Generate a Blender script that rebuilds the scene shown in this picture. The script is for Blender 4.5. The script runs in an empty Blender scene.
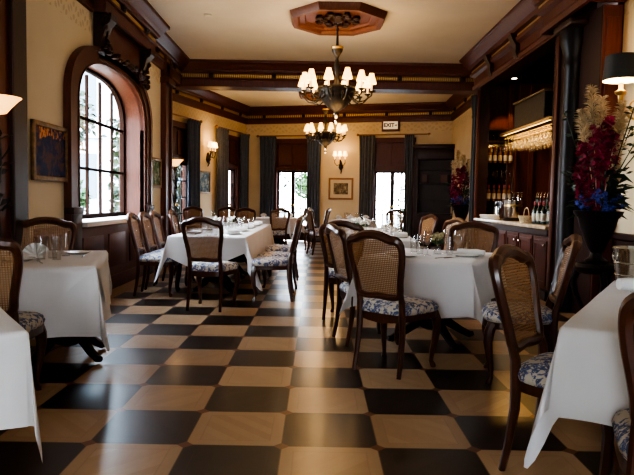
import bpy, bmesh, math, random
from math import sin, cos, pi, radians, sqrt, hypot, atan2
from mathutils import Vector, Matrix
random.seed(7)
S = bpy.context.scene
COL = S.collection
V = Vector

# ------------------------------------------------------------------ materials
def new_mat(name):
    m = bpy.data.materials.new(name); m.use_nodes = True
    nt = m.node_tree
    return m, nt, nt.nodes['Principled BSDF']

class NT:
    def __init__(s, nt): s.nt = nt
    def n(s, t, **kw):
        o = s.nt.nodes.new(t)
        for k, v in kw.items(): setattr(o, k, v)
        return o
    def link(s, a, b): s.nt.links.new(a, b)
    def val(s, sock, v):
        if hasattr(v, 'is_linked') or isinstance(v, bpy.types.NodeSocket): s.link(v, sock)
        else: sock.default_value = v
    def math(s, op, a, b=None, c=None):
        o = s.n('ShaderNodeMath', operation=op)
        s.val(o.inputs[0], a)
        if b is not None: s.val(o.inputs[1], b)
        if c is not None: s.val(o.inputs[2], c)
        return o.outputs[0]
    def mix(s, f, a, b):
        o = s.n('ShaderNodeMix', data_type='RGBA')
        s.val(o.inputs[0], f)
        for i, v in ((6, a), (7, b)):
            if isinstance(v, tuple): o.inputs[i].default_value = (*v, 1) if len(v) == 3 else v
            else: s.link(v, o.inputs[i])
        return o.outputs[2]
    def ramp(s, f, stops, interp='LINEAR'):
        o = s.n('ShaderNodeValToRGB'); r = o.color_ramp; r.interpolation = interp
        while len(r.elements) < len(stops): r.elements.new(.5)
        for e, (p, c) in zip(r.elements, stops):
            e.position = p; e.color = (*c, 1)
        s.link(f, o.inputs[0]); return o.outputs[0]
    def coords(s, kind='Object', scale=(1, 1, 1), rot=(0, 0, 0)):
        t = s.n('ShaderNodeTexCoord'); mp = s.n('ShaderNodeMapping')
        mp.inputs['Scale'].default_value = scale; mp.inputs['Rotation'].default_value = rot
        s.link(t.outputs[kind], mp.inputs[0]); return mp.outputs[0]
    def noise(s, vec, scale, detail=3, rough=.5, dist=0):
        o = s.n('ShaderNodeTexNoise'); s.link(vec, o.inputs['Vector'])
        o.inputs['Scale'].default_value = scale; o.inputs['Detail'].default_value = detail
        o.inputs['Roughness'].default_value = rough; o.inputs['Distortion'].default_value = dist
        return o.outputs[0]
    def bump(s, h, bsdf, strength=.3, dist=.01):
        o = s.n('ShaderNodeBump'); o.inputs['Strength'].default_value = strength; o.inputs['Distance'].default_value = dist
        s.link(h, o.inputs['Height']); s.link(o.outputs[0], bsdf.inputs['Normal'])

M = {}
def simple(name, col, rough=.5, metal=0, emit=None, estr=0, var=0.0, vscale=8, coat=0, spec=.5, sheen=0, sub=0):
    m, nt, b = new_mat(name); k = NT(nt)
    b.inputs['Roughness'].default_value = rough; b.inputs['Metallic'].default_value = metal
    b.inputs['Coat Weight'].default_value = coat; b.inputs['Specular IOR Level'].default_value = spec
    b.inputs['Sheen Weight'].default_value = sheen
    if var:
        f = k.noise(k.coords(), vscale)
        lo = tuple(c * (1 - var) for c in col); hi = tuple(min(1, c * (1 + var)) for c in col)
        k.link(k.ramp(f, [(.3, lo), (.7, hi)]), b.inputs['Base Color'])
    else: b.inputs['Base Color'].default_value = (*col, 1)
    if emit:
        b.inputs['Emission Color'].default_value = (*emit, 1); b.inputs['Emission Strength'].default_value = estr
    M[name] = m; return m

def wood(name, c1, c2, rough=.45, coat=.04, scale=(14, 14, 1.2), nscale=3, spec=.25):
    m, nt, b = new_mat(name); k = NT(nt)
    f = k.noise(k.coords('Object', scale), nscale, 5, .6, .6)
    k.link(k.ramp(f, [(.25, c1), (.75, c2)]), b.inputs['Base Color'])
    b.inputs['Roughness'].default_value = rough; b.inputs['Coat Weight'].default_value = coat
    b.inputs['Coat Roughness'].default_value = .2; b.inputs['Specular IOR Level'].default_value = spec
    M[name] = m; return m

wood('mahogany', (.050, .014, .008), (.115, .032, .016))
wood('mahogany_dark', (.014, .005, .0035), (.036, .011, .007))
wood('mahogany_red', (.060, .013, .007), (.115, .027, .012))
wood('sash_wood', (.016, .009, .007), (.028, .014, .010), .8, 0, spec=.03)
wood('medallion_wood', (.10, .035, .016), (.17, .06, .028))
wood('chair_wood', (.036, .011, .006), (.088, .027, .012), .3, .15, spec=.4)
wood('honey_wood', (.22, .10, .04), (.34, .17, .07), .35, .2)
wood('ebony', (.006, .004, .004), (.014, .008, .007), .4, .0, spec=.18)
simple('gilt', (.62, .42, .15), .38, .9, var=.25, vscale=30)
simple('brass', (.55, .36, .12), .3, .95)
simple('iron', (.035, .028, .022), .45, .6, var=.3, vscale=40)
simple('bronze', (.034, .026, .019), .45, .45, var=.4, vscale=25)
simple('silver', (.75, .75, .74), .16, 1)
simple('ceiling_paint', (.82, .81, .76), .8, var=.04, vscale=1.5)
simple('linen', (.72, .70, .70), .85, sheen=.2, var=.03, vscale=4)
simple('linen_white', (.88, .88, .88), .8, sheen=.2)
simple('porcelain', (.86, .85, .82), .15)
simple('curtain_blue', (.050, .066, .105), .8, sheen=.4, var=.2, vscale=12)
simple('curtain_taupe', (.075, .075, .090), .8, sheen=.4, var=.2, vscale=12)
simple('shade', (.9, .7, .4), .7, emit=(1, .62, .22), estr=3.0)
simple('candle', (.9, .75, .5), .6, emit=(1, .6, .25), estr=1.2)
simple('alabaster', (.9, .7, .45), .5, emit=(1, .50, .14), estr=2.2, var=.15, vscale=14)
simple('black_shade', (.02, .016, .012), .6)
simple('shade_glow', (.9, .8, .6), .7, emit=(1, .66, .28), estr=6)
simple('downlight', (1, .9, .7), .5, emit=(1, .85, .6), estr=12)
simple('leaf', (.030, .085, .022), .55, var=.5, vscale=9)
simple('leaf_dark', (.012, .028, .012), .6, var=.5, vscale=9)
simple('plume', (.62, .48, .28), .9, var=.2, vscale=20)
simple('magenta', (.24, .006, .036), .6, var=.5, vscale=18)
simple('hydrangea', (.05, .07, .32), .7, var=.6, vscale=18)
simple('white_petal', (.85, .86, .80), .7, var=.08, vscale=30)
simple('yellow_petal', (.42, .36, .19), .7, var=.3, vscale=30)
simple('sign_white', (.9, .8, .6), .5, emit=(1, .85, .6), estr=.3)
simple('sign_ink', (.05, .012, .008), .6)
simple('bottle_green', (.010, .022, .012), .12, coat=.3)
simple('bottle_amber', (.16, .06, .012), .12, coat=.3)
simple('bottle_clear', (.45, .48, .45), .1)
simple('paper', (.55, .50, .40), .7)
simple('foil', (.35, .03, .03), .4)
simple('wicker', (.62, .48, .28), .7, var=.3, vscale=60)
simple('counter_stone', (.52, .40, .27), .22, var=.25, vscale=10)
simple('book_red', (.07, .022, .016), .6)
simple('terrace', (.72, .70, .66), .9, var=.1, vscale=1)
simple('facade', (.42, .47, .50), .9, var=.05, vscale=1)
simple('facade_glass', (.05, .08, .10), .2)
simple('trunk', (.10, .07, .05), .9, var=.3)
simple('terracotta', (.30, .12, .06), .7)
simple('tabletop_wood', (.16, .08, .04), .6)
simple('mat_board', (.62, .52, .36), .9)
simple('frame_gold', (.20, .12, .05), .5, .3, var=.3, vscale=20)

def thin_glass(name, tint, base=.06, edge=.7, rough=.02):
    m, nt, b = new_mat(name); k = NT(nt); nt.nodes.remove(b)
    out = nt.nodes['Material Output']
    tr = k.n('ShaderNodeBsdfTransparent'); tr.inputs[0].default_value = (*tint, 1)
    gl = k.n('ShaderNodeBsdfGlossy'); gl.inputs['Roughness'].default_value = rough
    lw = k.n('ShaderNodeLayerWeight'); lw.inputs[0].default_value = .35
    f = k.math('MULTIPLY_ADD', lw.outputs['Facing'], edge, base)
    mx = k.n('ShaderNodeMixShader'); k.link(f, mx.inputs[0]); k.link(tr.outputs[0], mx.inputs[1]); k.link(gl.outputs[0], mx.inputs[2])
    k.link(mx.outputs[0], out.inputs[0]); M[name] = m
thin_glass('pane', (.97, .98, .98), .02, .06)
thin_glass('glass', (.93, .94, .94), .05, .5)
def mk_hang():
    m, nt, b = new_mat('glow_glass'); k = NT(nt); out = nt.nodes['Material Output']; nt.nodes.remove(b)
    tr = k.n('ShaderNodeBsdfTransparent'); gl = k.n('ShaderNodeBsdfGlossy'); gl.inputs['Roughness'].default_value = .08
    df = k.n('ShaderNodeBsdfTranslucent'); df.inputs[0].default_value = (.95, .85, .62, 1)  # golden lamp glow put into the clear glass as a warm tint
    lw = k.n('ShaderNodeLayerWeight'); lw.inputs[0].default_value = .4
    m1 = k.n('ShaderNodeMixShader'); k.link(k.math('MULTIPLY_ADD', lw.outputs['Facing'], .35, .05), m1.inputs[0]); k.link(tr.outputs[0], m1.inputs[1]); k.link(df.outputs[0], m1.inputs[2])
    m2 = k.n('ShaderNodeMixShader'); k.link(k.math('MULTIPLY', lw.outputs['Facing'], .4), m2.inputs[0]); k.link(m1.outputs[0], m2.inputs[1]); k.link(gl.outputs[0], m2.inputs[2])
    k.link(m2.outputs[0], out.inputs[0]); M['glow_glass'] = m
mk_hang()
thin_glass('mirror_smoke', (.3, .25, .2), .45, .4)

def mk_wall(name, lo, hi):
    m, nt, b = new_mat(name); k = NT(nt)
    g = k.n('ShaderNodeNewGeometry'); sx = k.n('ShaderNodeSeparateXYZ'); k.link(g.outputs['Position'], sx.inputs[0])
    z = sx.outputs[2]
    base = k.ramp(k.noise(g.outputs['Position'], 1.3, 4), [(.3, lo), (.7, hi)])
    band = k.math('MULTIPLY', k.math('GREATER_THAN', z, 3.16), k.math('LESS_THAN', z, 3.38))
    al = k.math('ADD', sx.outputs[0], sx.outputs[1])
    w = k.math('SINE', k.math('MULTIPLY', al, 20)); 
    w2 = k.math('SINE', k.math('ADD', k.math('MULTIPLY', z, 45), k.math('MULTIPLY', w, 1.6)))
    sc = k.math('MULTIPLY', k.math('GREATER_THAN', k.math('MULTIPLY', w2, k.math('SINE', k.math('MULTIPLY', al, 47))), .25), band)
    k.link(k.mix(k.math('MULTIPLY', sc, .38), base, (.42, .31, .17)), b.inputs['Base Color'])
    b.inputs['Roughness'].default_value = .75; M[name] = m
mk_wall('wall_cream', (.60, .48, .31), (.68, .56, .37)); mk_wall('wall_cream_daylit', (.74, .66, .50), (.80, .73, .58))  # second one: paler copy of the cream, daylight put into its colour

TILE, TX, TY = .48, -.16, 3.45
def mk_floor():
    m, nt, b = new_mat('floor_parquet'); k = NT(nt)
    g = k.n('ShaderNodeNewGeometry'); sx = k.n('ShaderNodeSeparateXYZ'); k.link(g.outputs['Position'], sx.inputs[0])
    u = k.math('DIVIDE', k.math('SUBTRACT', sx.outputs[0], TX), TILE)
    v = k.math('DIVIDE', k.math('SUBTRACT', sx.outputs[1], TY), TILE)
    iu, iv = k.math('FLOOR', u), k.math('FLOOR', v)
    par = k.math('FLOORED_MODULO', k.math('ADD', iu, iv), 2)
    fu, fv = k.math('SUBTRACT', u, iu), k.math('SUBTRACT', v, iv)
    du = k.math('SUBTRACT', .5, k.math('ABSOLUTE', k.math('SUBTRACT', fu, .5)))
    dv = k.math('SUBTRACT', .5, k.math('ABSOLUTE', k.math('SUBTRACT', fv, .5)))
    diam = k.math('LESS_THAN', k.math('ADD', du, dv), .085)
    dmin = k.math('MINIMUM', du, dv)
    border = k.math('LESS_THAN', dmin, .13)
    line = k.math('LESS_THAN', k.math('ABSOLUTE', k.math('SUBTRACT', dmin, .13)), .008)
    edge = k.math('LESS_THAN', dmin, .008)
    diag = k.math('MULTIPLY', k.math('ADD', u, k.math('MULTIPLY', v, k.math('SUBTRACT', k.math('MULTIPLY', k.math('FLOORED_MODULO', iv, 2), 2), 1))), 6)
    idd = k.math('FLOOR', diag)
    cell = k.n('ShaderNodeCombineXYZ'); k.link(iu, cell.inputs[0]); k.link(iv, cell.inputs[1])
    k.link(k.math('MULTIPLY', idd, k.math('SUBTRACT', 1, border)), cell.inputs[2])
    wn = k.n('ShaderNodeTexWhiteNoise', noise_dimensions='3D'); k.link(cell.outputs[0], wn.inputs[0])
    cell2 = k.n('ShaderNodeCombineXYZ'); k.link(iu, cell2.inputs[0]); k.link(iv, cell2.inputs[1])
    wn2 = k.n('ShaderNodeTexWhiteNoise', noise_dimensions='3D'); k.link(cell2.outputs[0], wn2.inputs[0])
    grain = k.noise(k.coords('Object', (9, 2.5, 1)), 3, 3, .5)
    f = k.math('ADD', k.math('MULTIPLY', wn.outputs[0], .35), k.math('ADD', k.math('MULTIPLY', wn2.outputs[0], .35), k.math('MULTIPLY', grain, .3)))
    lightc = k.ramp(f, [(.15, (.42, .26, .14)), (.85, (.54, .36, .21))])
    darkc = k.ramp(f, [(.2, (.012, .007, .006)), (.95, (.036, .018, .012))])
    c = k.mix(par, lightc, darkc)
    c = k.mix(k.math('MULTIPLY', line, .12), c, (.10, .05, .02))
    c = k.mix(k.math('MULTIPLY', edge, .6), c, (.08, .035, .015))
    c = k.mix(diam, c, (.20, .075, .03))
    brd = k.math('LESS_THAN', sx.outputs[0], -2.46)
    c = k.mix(k.math('MULTIPLY', brd, k.math('LESS_THAN', sx.outputs[1], 11.5)), c, (.42, .25, .11))
    k.link(c, b.inputs['Base Color'])
    k.link(k.math('MULTIPLY_ADD', grain, .03, .285), b.inputs['Roughness'])
    b.inputs['Coat Weight'].default_value = .3; b.inputs['Coat Roughness'].default_value = .16
    k.bump(k.noise(k.coords('Object', (1, 1, 1)), 1.6, 1), b, .03, .03)
    M['floor_parquet'] = m
mk_floor()

def mk_toile(name, blue, cream, th=.52):
    m, nt, b = new_mat(name); k = NT(nt)
    co = k.coords()
    f1 = k.noise(co, 15, 4, .65, 1.2); f2 = k.noise(co, 42, 3, .6, .5)
    f = k.math('ADD', k.math('MULTIPLY', f1, .7), k.math('MULTIPLY', f2, .3))
    c = k.ramp(f, [(0, cream), (th - .035, cream), (th, blue), (th + .06, tuple(x * .55 for x in blue)), (th + .1, cream)])
    k.link(c, b.inputs['Base Color']); b.inputs['Roughness'].default_value = .8; M[name] = m
mk_toile('toile', (.11, .15, .32), (.64, .59, .50))

def mk_cane():
    m, nt, b = new_mat('cane'); k = NT(nt)
    out = nt.nodes['Material Output']
    sx = k.n('ShaderNodeSeparateXYZ'); k.link(k.coords(), sx.inputs[0])
    P = .0135
    def wv(s_):
        return k.math('SINE', k.math('MULTIPLY', s_, 2 * pi / P))
    hole = k.math('MULTIPLY', k.math('GREATER_THAN', wv(sx.outputs[0]), -.25), k.math('GREATER_THAN', wv(sx.outputs[2]), -.25))
    tr = k.n('ShaderNodeBsdfTransparent')
    f = k.noise(k.coords('Object', (60, 60, 60)), 4, 2)
    k.link(k.ramp(f, [(.3, (.22, .105, .038)), (.7, (.34, .175, .068))]), b.inputs['Base Color'])
    b.inputs['Roughness'].default_value = .5
    mx = k.n('ShaderNodeMixShader'); k.link(k.math('MULTIPLY', hole, .75), mx.inputs[0]); k.link(b.outputs[0], mx.inputs[1]); k.link(tr.outputs[0], mx.inputs[2])
    k.link(mx.outputs[0], out.inputs[0]); M['cane'] = m
mk_cane()

def mk_stripe():           # gilded reeded frieze
    m, nt, b = new_mat('gilt_frieze'); k = NT(nt)
    g = k.n('ShaderNodeNewGeometry'); sx = k.n('ShaderNodeSeparateXYZ'); k.link(g.outputs['Position'], sx.inputs[0])
    w = k.math('SINE', k.math('MULTIPLY', k.math('ADD', sx.outputs[0], sx.outputs[1]), 150))
    k.link(k.ramp(k.math('MULTIPLY_ADD', w, .5, .5), [(.2, (.20, .12, .045)), (.6, (.62, .42, .17))]), b.inputs['Base Color'])
    b.inputs['Roughness'].default_value = .45; b.inputs['Metallic'].default_value = .35; M['gilt_frieze'] = m
mk_stripe()

def mk_painting(name, stops, scale, bright_top=None):
    m, nt, b = new_mat(name); k = NT(nt)
    f = k.noise(k.coords('Object', (1, 1, 1)), scale, 5, .65, .8)
    c = k.ramp(f, stops)
    if bright_top:
        sx = k.n('ShaderNodeSeparateXYZ'); k.link(k.coords(), sx.inputs[0])
        t = k.math('GREATER_THAN', k.math('ADD', sx.outputs[2], k.math('MULTIPLY', f, .22)), bright_top[0])
        spots = k.math('GREATER_THAN', k.noise(k.coords('Object', (1, 1, .45)), 26, 2), .53)
        c = k.mix(k.math('MULTIPLY', t, spots), c, bright_top[1])
    k.link(c, b.inputs['Base Color']); b.inputs['Roughness'].default_value = .7; b.inputs['Specular IOR Level'].default_value = .15; M[name] = m
mk_painting('paint_harbour', [(.3, (.010, .014, .045)), (.48, (.03, .04, .12)), (.58, (.16, .08, .06)), (.7, (.035, .05, .10))], 7, (.25, (.80, .33, .10)))
mk_painting('paint_garden', [(.3, (.02, .05, .03)), (.5, (.10, .16, .08)), (.62, (.45, .45, .38)), (.75, (.06, .10, .12))], 9)
mk_painting('paint_blue', [(.3, (.03, .05, .07)), (.5, (.12, .20, .26)), (.62, (.40, .42, .36)), (.75, (.08, .08, .05))], 9)
mk_painting('print_sepia', [(.3, (.05, .035, .02)), (.5, (.16, .12, .07)), (.65, (.42, .34, .22))], 11)

# ------------------------------------------------------------------ mesh builder
class MB:
    def __init__(s): s.v = []; s.f = []
    def add(s, vs, fs):
        o = len(s.v); s.v += [tuple(p) for p in vs]; s.f += [tuple(i + o for i in q) for q in fs]
        return s
    def box(s, c, size, rz=0, bev=0):
        bm = bmesh.new(); bmesh.ops.create_cube(bm, size=1)
        bmesh.ops.scale(bm, vec=size, verts=bm.verts)
        if bev: bmesh.ops.bevel(bm, geom=list(bm.edges), offset=bev, segments=2, affect='EDGES', profile=.5)
        mt = Matrix.Translation(c) @ Matrix.Rotation(rz, 4, 'Z'); bm.verts.index_update()
        s.add([mt @ v.co for v in bm.verts], [[v.index for v in f.verts] for f in bm.faces]); bm.free(); return s
    def lathe(s, prof, c=(0, 0, 0), seg=20, ax=None):
        vs = []; fs = []; n = len(prof)
        for r, z in prof:
            for k in range(seg):
                a = 2 * pi * k / seg; vs.append((c[0] + r * cos(a), c[1] + r * sin(a), c[2] + z))
        for i in range(n - 1):
            for k in range(seg):
                k2 = (k + 1) % seg
                fs.append((i * seg + k, i * seg + k2, (i + 1) * seg + k2, (i + 1) * seg + k))
        if prof[0][0] > 1e-5: fs.append(tuple(range(seg))[::-1])
        if prof[-1][0] > 1e-5: fs.append(tuple((n - 1) * seg + k for k in range(seg)))
        return s.add(vs, fs)
    def shell(s, prof, c=(0, 0, 0), seg=20):
        vs = []; fs = []; n = len(prof)
        for r, z in prof:
            for k in range(seg):
                a = 2 * pi * k / seg; vs.append((c[0] + r * cos(a), c[1] + r * sin(a), c[2] + z))
        for i in range(n - 1):
            for k in range(seg):
                k2 = (k + 1) % seg
                fs.append((i * seg + k, i * seg + k2, (i + 1) * seg + k2, (i + 1) * seg + k))
        return s.add(vs, fs)
    def tube(s, pts, rad, seg=8, closed=False, flat=1.0, up=None):
        pts = [V(p) for p in pts]; n = len(pts)
        if not hasattr(rad, '__len__'): rad = [rad] * n
        vs = []; fs = []; prev = None
        for i, p in enumerate(pts):
            a = pts[(i - 1) % n] if (closed or i > 0) else p
            b = pts[(i + 1) % n] if (closed or i < n - 1) else p
            t = (b - a).normalized()
            if up is not None: x = V(up) - t * t.dot(V(up))
            elif prev is None:
                x = V((0, 0, 1)) if abs(t.z) < .9 else V((1, 0, 0)); x = x - t * t.dot(x)
            else: x = prev - t * t.dot(prev)
            x.normalize(); prev = x; y = t.cross(x)
            for k in range(seg):
                ang = 2 * pi * (k + .5) / seg
                vs.append(p + x * (cos(ang) * rad[i] * flat) + y * (sin(ang) * rad[i]))
        m = n if closed else n - 1
        for i in range(m):
            j = (i + 1) % n
            for k in range(seg):
                k2 = (k + 1) % seg
                fs.append((i * seg + k, i * seg + k2, j * seg + k2, j * seg + k))
        if not closed:
            fs.append(tuple(range(seg))[::-1]); fs.append(tuple((n - 1) * seg + k for k in range(seg)))
        return s.add(vs, fs)
    def grid(s, fn, nu, nv):
        vs = [fn(i / nu, j / nv) for j in range(nv + 1) for i in range(nu + 1)]
        fs = [(j * (nu + 1) + i, j * (nu + 1) + i + 1, (j + 1) * (nu + 1) + i + 1, (j + 1) * (nu + 1) + i) for j in range(nv) for i in range(nu)]
        return s.add(vs, fs)
    def prism(s, poly, fn, d0, d1):
        n = len(poly); vs = [fn(a, b, d0) for a, b in poly] + [fn(a, b, d1) for a, b in poly]
        fs = [tuple(range(n)), tuple(range(n, 2 * n))[::-1]] + [(i, i + n, (i + 1) % n + n, (i + 1) % n) for i in range(n)]
        return s.add(vs, fs)
    def molding(s, prof, path, closed_prof=True):
        """profile (out, z) swept along a plan polyline, the room on its right-hand side; mitred."""
        n = len(path); k = len(prof); vs = []; fs = []
        P = [V((p[0], p[1])) for p in path]
        for i in range(n):
            d0 = (P[i] - P[i - 1]).normalized() if i > 0 else None
            d1 = (P[i + 1] - P[i]).normalized() if i < n - 1 else None
            if d0 is None: d0 = d1
            if d1 is None: d1 = d0
            n0 = V((d0.y, -d0.x)); n1 = V((d1.y, -d1.x)); m = (n0 + n1)
            m = m / max(.2, (1 + n0.dot(n1)))
            for o, z in prof: q = P[i] + m * o; vs.append((q.x, q.y, z))
        for i in range(n - 1):
            for j in range(k if closed_prof else k - 1):
                j2 = (j + 1) % k
                fs.append((i * k + j, i * k + j2, (i + 1) * k + j2, (i + 1) * k + j))
        if closed_prof:
            fs.append(tuple(range(k))[::-1]); fs.append(tuple((n - 1) * k + j for j in range(k)))
        return s.add(vs, fs)
    def blob(s, c, r, sub=1, jit=.15, sc=(1, 1, 1)):
        bm = bmesh.new(); bmesh.ops.create_icosphere(bm, subdivisions=sub, radius=1); bm.verts.index_update()
        s.add([(c[0] + v.co.x * r * sc[0] * (1 + random.uniform(-jit, jit)), c[1] + v.co.y * r * sc[1] * (1 + random.uniform(-jit, jit)), c[2] + v.co.z * r * sc[2] * (1 + random.uniform(-jit, jit))) for v in bm.verts],
              [[v.index for v in f.verts] for f in bm.faces]); bm.free(); return s
    def leaf(s, p, d, L, w, droop=.0):
        d = V(d).normalized(); side = d.cross(V((0, 0, 1)))
        if side.length < .1: side = V((1, 0, 0))
        side = (Matrix.Rotation(random.uniform(0, 6.28), 3, d) @ side).normalized(); p = V(p)
        m = p + d * L * .5; e = p + d * L - V((0, 0, droop * L))
        return s.add([p, m + side * w, e, m - side * w], [(0, 1, 2, 3)])
    def build(s, name, mat, parent=None, smooth=40, weld=False, loc=None, rz=0, kind=None):
        me = bpy.data.meshes.new(name); me.from_pydata(s.v, [], s.f); me.update()
        if weld or True:
            bm = bmesh.new(); bm.from_mesh(me)
            if weld: bmesh.ops.remove_doubles(bm, verts=bm.verts, dist=weld if weld is not True else 1e-4)
            bmesh.ops.recalc_face_normals(bm, faces=bm.faces); bm.to_mesh(me); bm.free()
        if smooth:
            me.polygons.foreach_set('use_smooth', [True] * len(me.polygons)); me.set_sharp_from_angle(angle=radians(smooth))
        me.materials.append(M[mat] if isinstance(mat, str) else mat)
        o = bpy.data.objects.new(name, me); COL.objects.link(o)
        if parent: o.parent = parent
        if loc is not None: o.location = loc
        o.rotation_euler.z = rz
        if kind: o['kind'] = kind
        return o

def thing(name, label, cat, loc=(0, 0, 0), rz=0, group=None):
    o = bpy.data.objects.new(name, None); COL.objects.link(o); o.empty_display_size = .1
    o.location = loc; o.rotation_euler = (0, 0, rz); tag(o, label, cat, group); return o
def tag(o, label, cat, group=None):
    o['label'] = label; o['category'] = cat
    if group: o['group'] = group
    return o
CH = {}
def kids(o): return [c for c in bpy.data.objects if c.parent == o]
def dup(root, loc, rz=0, label=None, group=None, sc=None):
    r = root.copy(); COL.objects.link(r); r.location = loc; r.rotation_euler = (0, 0, rz)
    if label: r['label'] = label
    if group: r['group'] = group
    if sc: r.scale = sc
    def rec(a, b):
        for ch in kids(a):
            c = ch.copy(); COL.objects.link(c); c.parent = b; rec(ch, c)
    rec(root, r); return r
def struct(o): o['kind'] = 'structure'; return o
def light(name, kind, loc, power, col, size=.1, rot=None, **kw):
    l = bpy.data.lights.new(name, kind); l.energy = power; l.color = col
    if kind == 'POINT' or kind == 'SPOT': l.shadow_soft_size = size
    for k, v in kw.items(): setattr(l, k, v)
    o = bpy.data.objects.new(name, l); COL.objects.link(o); o.location = loc
    if rot: o.rotation_euler = rot
    return o

# ------------------------------------------------------------------ room frame
CEIL = 3.9
LX, RX, BX = -2.75, 3.12, 2.9          # left wall, near right wall, face of the bar
TH = radians(15.5)
FC = V((-2.17, 18.3, 0)); FD = V((cos(TH), -sin(TH), 0)); FL = V((sin(TH), cos(TH), 0))
FRZ = -TH
def far(s, z, out=0): p = FC + FD * s - FL * out; return V((p.x, p.y, z))        # point on the far wall, out into the room
def lef(s, z, out=0): p = FC - FL * s + FD * out; return V((p.x, p.y, z))        # point on the far room's left wall
LRZ = -TH + pi / 2 

# floor, ceiling
struct(MB().grid(lambda a, b: (-7 + 14 * a, -5 + 24.5 * b, 0), 1, 1).build('floor', 'floor_parquet', smooth=0))
_c = [(-2.9, -3.7), (4.75, -3.7), (4.75, 12.0), (far(6.3, 0, -.2).x, far(6.3, 0, -.2).y), (far(-.2, 0, -.2).x, far(-.2, 0, -.2).y), (lef(5.0, 0, -.2).x, lef(5.0, 0, -.2).y), (-2.95, 11.2)]
struct(MB().prism(_c, lambda a, b, d: (a, b, d), CEIL, CEIL + .15).build('ceiling', 'ceiling_paint', smooth=0))

def wall_poly(name, fn, W0, W1, Z0, Z1, holes, thick, mat, sideness=1):
    """wall made of boxes-with-holes; fn(s, z, depth) -> point. holes: list of (s0, s1, z0, z1)"""
    mb = MB(); ss = sorted({W0, W1, *[h[0] for h in holes], *[h[1] for h in holes]}); zs = sorted({Z0, Z1, *[h[2] for h in holes], *[h[3] for h in holes]})
    for i in range(len(ss) - 1):
        for j in range(len(zs) - 1):
            a, b, c, d = ss[i], ss[i + 1], zs[j], zs[j + 1]
            if any(h[0] - 1e-6 <= a and b <= h[1] + 1e-6 and h[2] - 1e-6 <= c and d <= h[3] + 1e-6 for h in holes): continue
            vs = [fn(x, z, t) for t in (0, thick) for x, z in ((a, c), (b, c), (b, d), (a, d))]
            mb.add(vs, [(0, 1, 2, 3), (7, 6, 5, 4), (0, 4, 5, 1), (1, 5, 6, 2), (2, 6, 7, 3), (3, 7, 4, 0)])
    return struct(mb.build(name, mat, smooth=0))

def poly_wall(name, pts, mat='wall_cream', z0=0, z1=CEIL):
    mb = MB()
    for a, b in zip(pts, pts[1:]): mb.add([(*a, z0), (*b, z0), (*b, z1), (*a, z1)], [(0, 1, 2, 3)])
    return struct(mb.build(name, mat, smooth=0))
# ---- near left wall with the arched window
WY0, WY1, WZ0 = 6.93, 9.56, .93
WYC = (WY0 + WY1) / 2; WHW = (WY1 - WY0) / 2
def arch(t, grow=0, spring=2.30, rise=.60):      # t 0..1 -> (y, z) along the basket arch
    a = pi * (1 - t); ex = .72
    ca, sa = cos(a), sin(a)
    y = WYC + (WHW + grow) * (abs(ca) ** ex) * (1 if ca >= 0 else -1)
    z = spring + (rise + grow * .55) * (abs(sa) ** .85)
    return y, z
NA = 28
def left_wall():
    mb = MB(); X = LX
    Ys = -3.5; Ye = 11.2
    mb.add([(X, Ys, 0), (X, WY0, 0), (X, WY0, CEIL), (X, Ys, CEIL)], [(0, 1, 2, 3)])
    mb.add([(X, WY1, 0), (X, Ye, 0), (X, Ye, CEIL), (X, WY1, CEIL)], [(0, 1, 2, 3)])
    mb.add([(X, WY0, 0), (X, WY1, 0), (X, WY1, WZ0), (X, WY0, WZ0)], [(0, 1, 2, 3)])
    pts = [arch(i / NA) for i in range(NA + 1)]
    for i in range(NA):
        (a, b), (c, d) = pts[i], pts[i + 1]
        mb.add([(X, a, b), (X, c, d), (X, c, CEIL), (X, a, CEIL)], [(0, 1, 2, 3)])
    return struct(mb.build('wall_left', 'wall_cream_daylit', smooth=0))
left_wall()
_q = lef(4.95, 0)
poly_wall('wall_left_return', [(LX, 11.2), (_q.x, _q.y)])

def outline(grow, n=NA):
    """full outline of the window opening grown outward, from near sill up over to far sill"""
    pts = [(WY0 - grow, WZ0), (WY0 - grow, 1.6), (WY0 - grow, 2.25)] + [arch(i / n, grow) for i in range(1, n)] + [(WY1 + grow, 2.25), (WY1 + grow, 1.6), (WY1 + grow, WZ0)]
    return pts
def band(mb, inner, outer, x0, x1):
    n = len(inner)
    for i in range(n - 1):
        q = [(inner[i], inner[i + 1]), (outer[i], outer[i + 1])]
        (a0, a1), (b0, b1) = q
        vs = [(x, p[0], p[1]) for x in (x0, x1) for p in (a0, a1, b1, b0)]
        mb.add(vs, [(0, 1, 2, 3), (7, 6, 5, 4), (0, 4, 5, 1), (2, 6, 7, 3)])
    for e in (0, n - 1):
        a, b = inner[e], outer[e]
        mb.add([(x0, *a), (x0, *b), (x1, *b), (x1, *a)], [(0, 1, 2, 3)])
win = thing('window_1', '', '', (0, 0, 0)); del win['label'], win['category']; struct(win)
mb = MB()
band(mb, outline(-.03), outline(.10), LX - .02, LX + .04)
band(mb, outline(.09), outline(.25), LX - .02, LX + .06)
band(mb, outline(.22), outline(.31), LX - .02, LX + .085)
band(mb, outline(-.03), outline(-.01), LX - .34, LX + .05)     # deep reveal
mb.build('casing', 'mahogany', win, 35, weld=True)
mb = MB()
for y in (WY0 - .17, WY1 + .17): mb.box((LX + .05, y, .55), (.10, .26, 1.10), 0, .012).box((LX + .055, y, 1.06), (.12, .29, .08), 0, .015).box((LX + .055, y, .10), (.12, .29, .20), 0, .01)
mb.build('plinth', 'mahogany_dark', win)
MB().box((LX - .12, WYC, WZ0 - .03), (.52, WY1 - WY0 - .02, .06), 0, .01).build('sill', 'linen_white', win)
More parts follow.
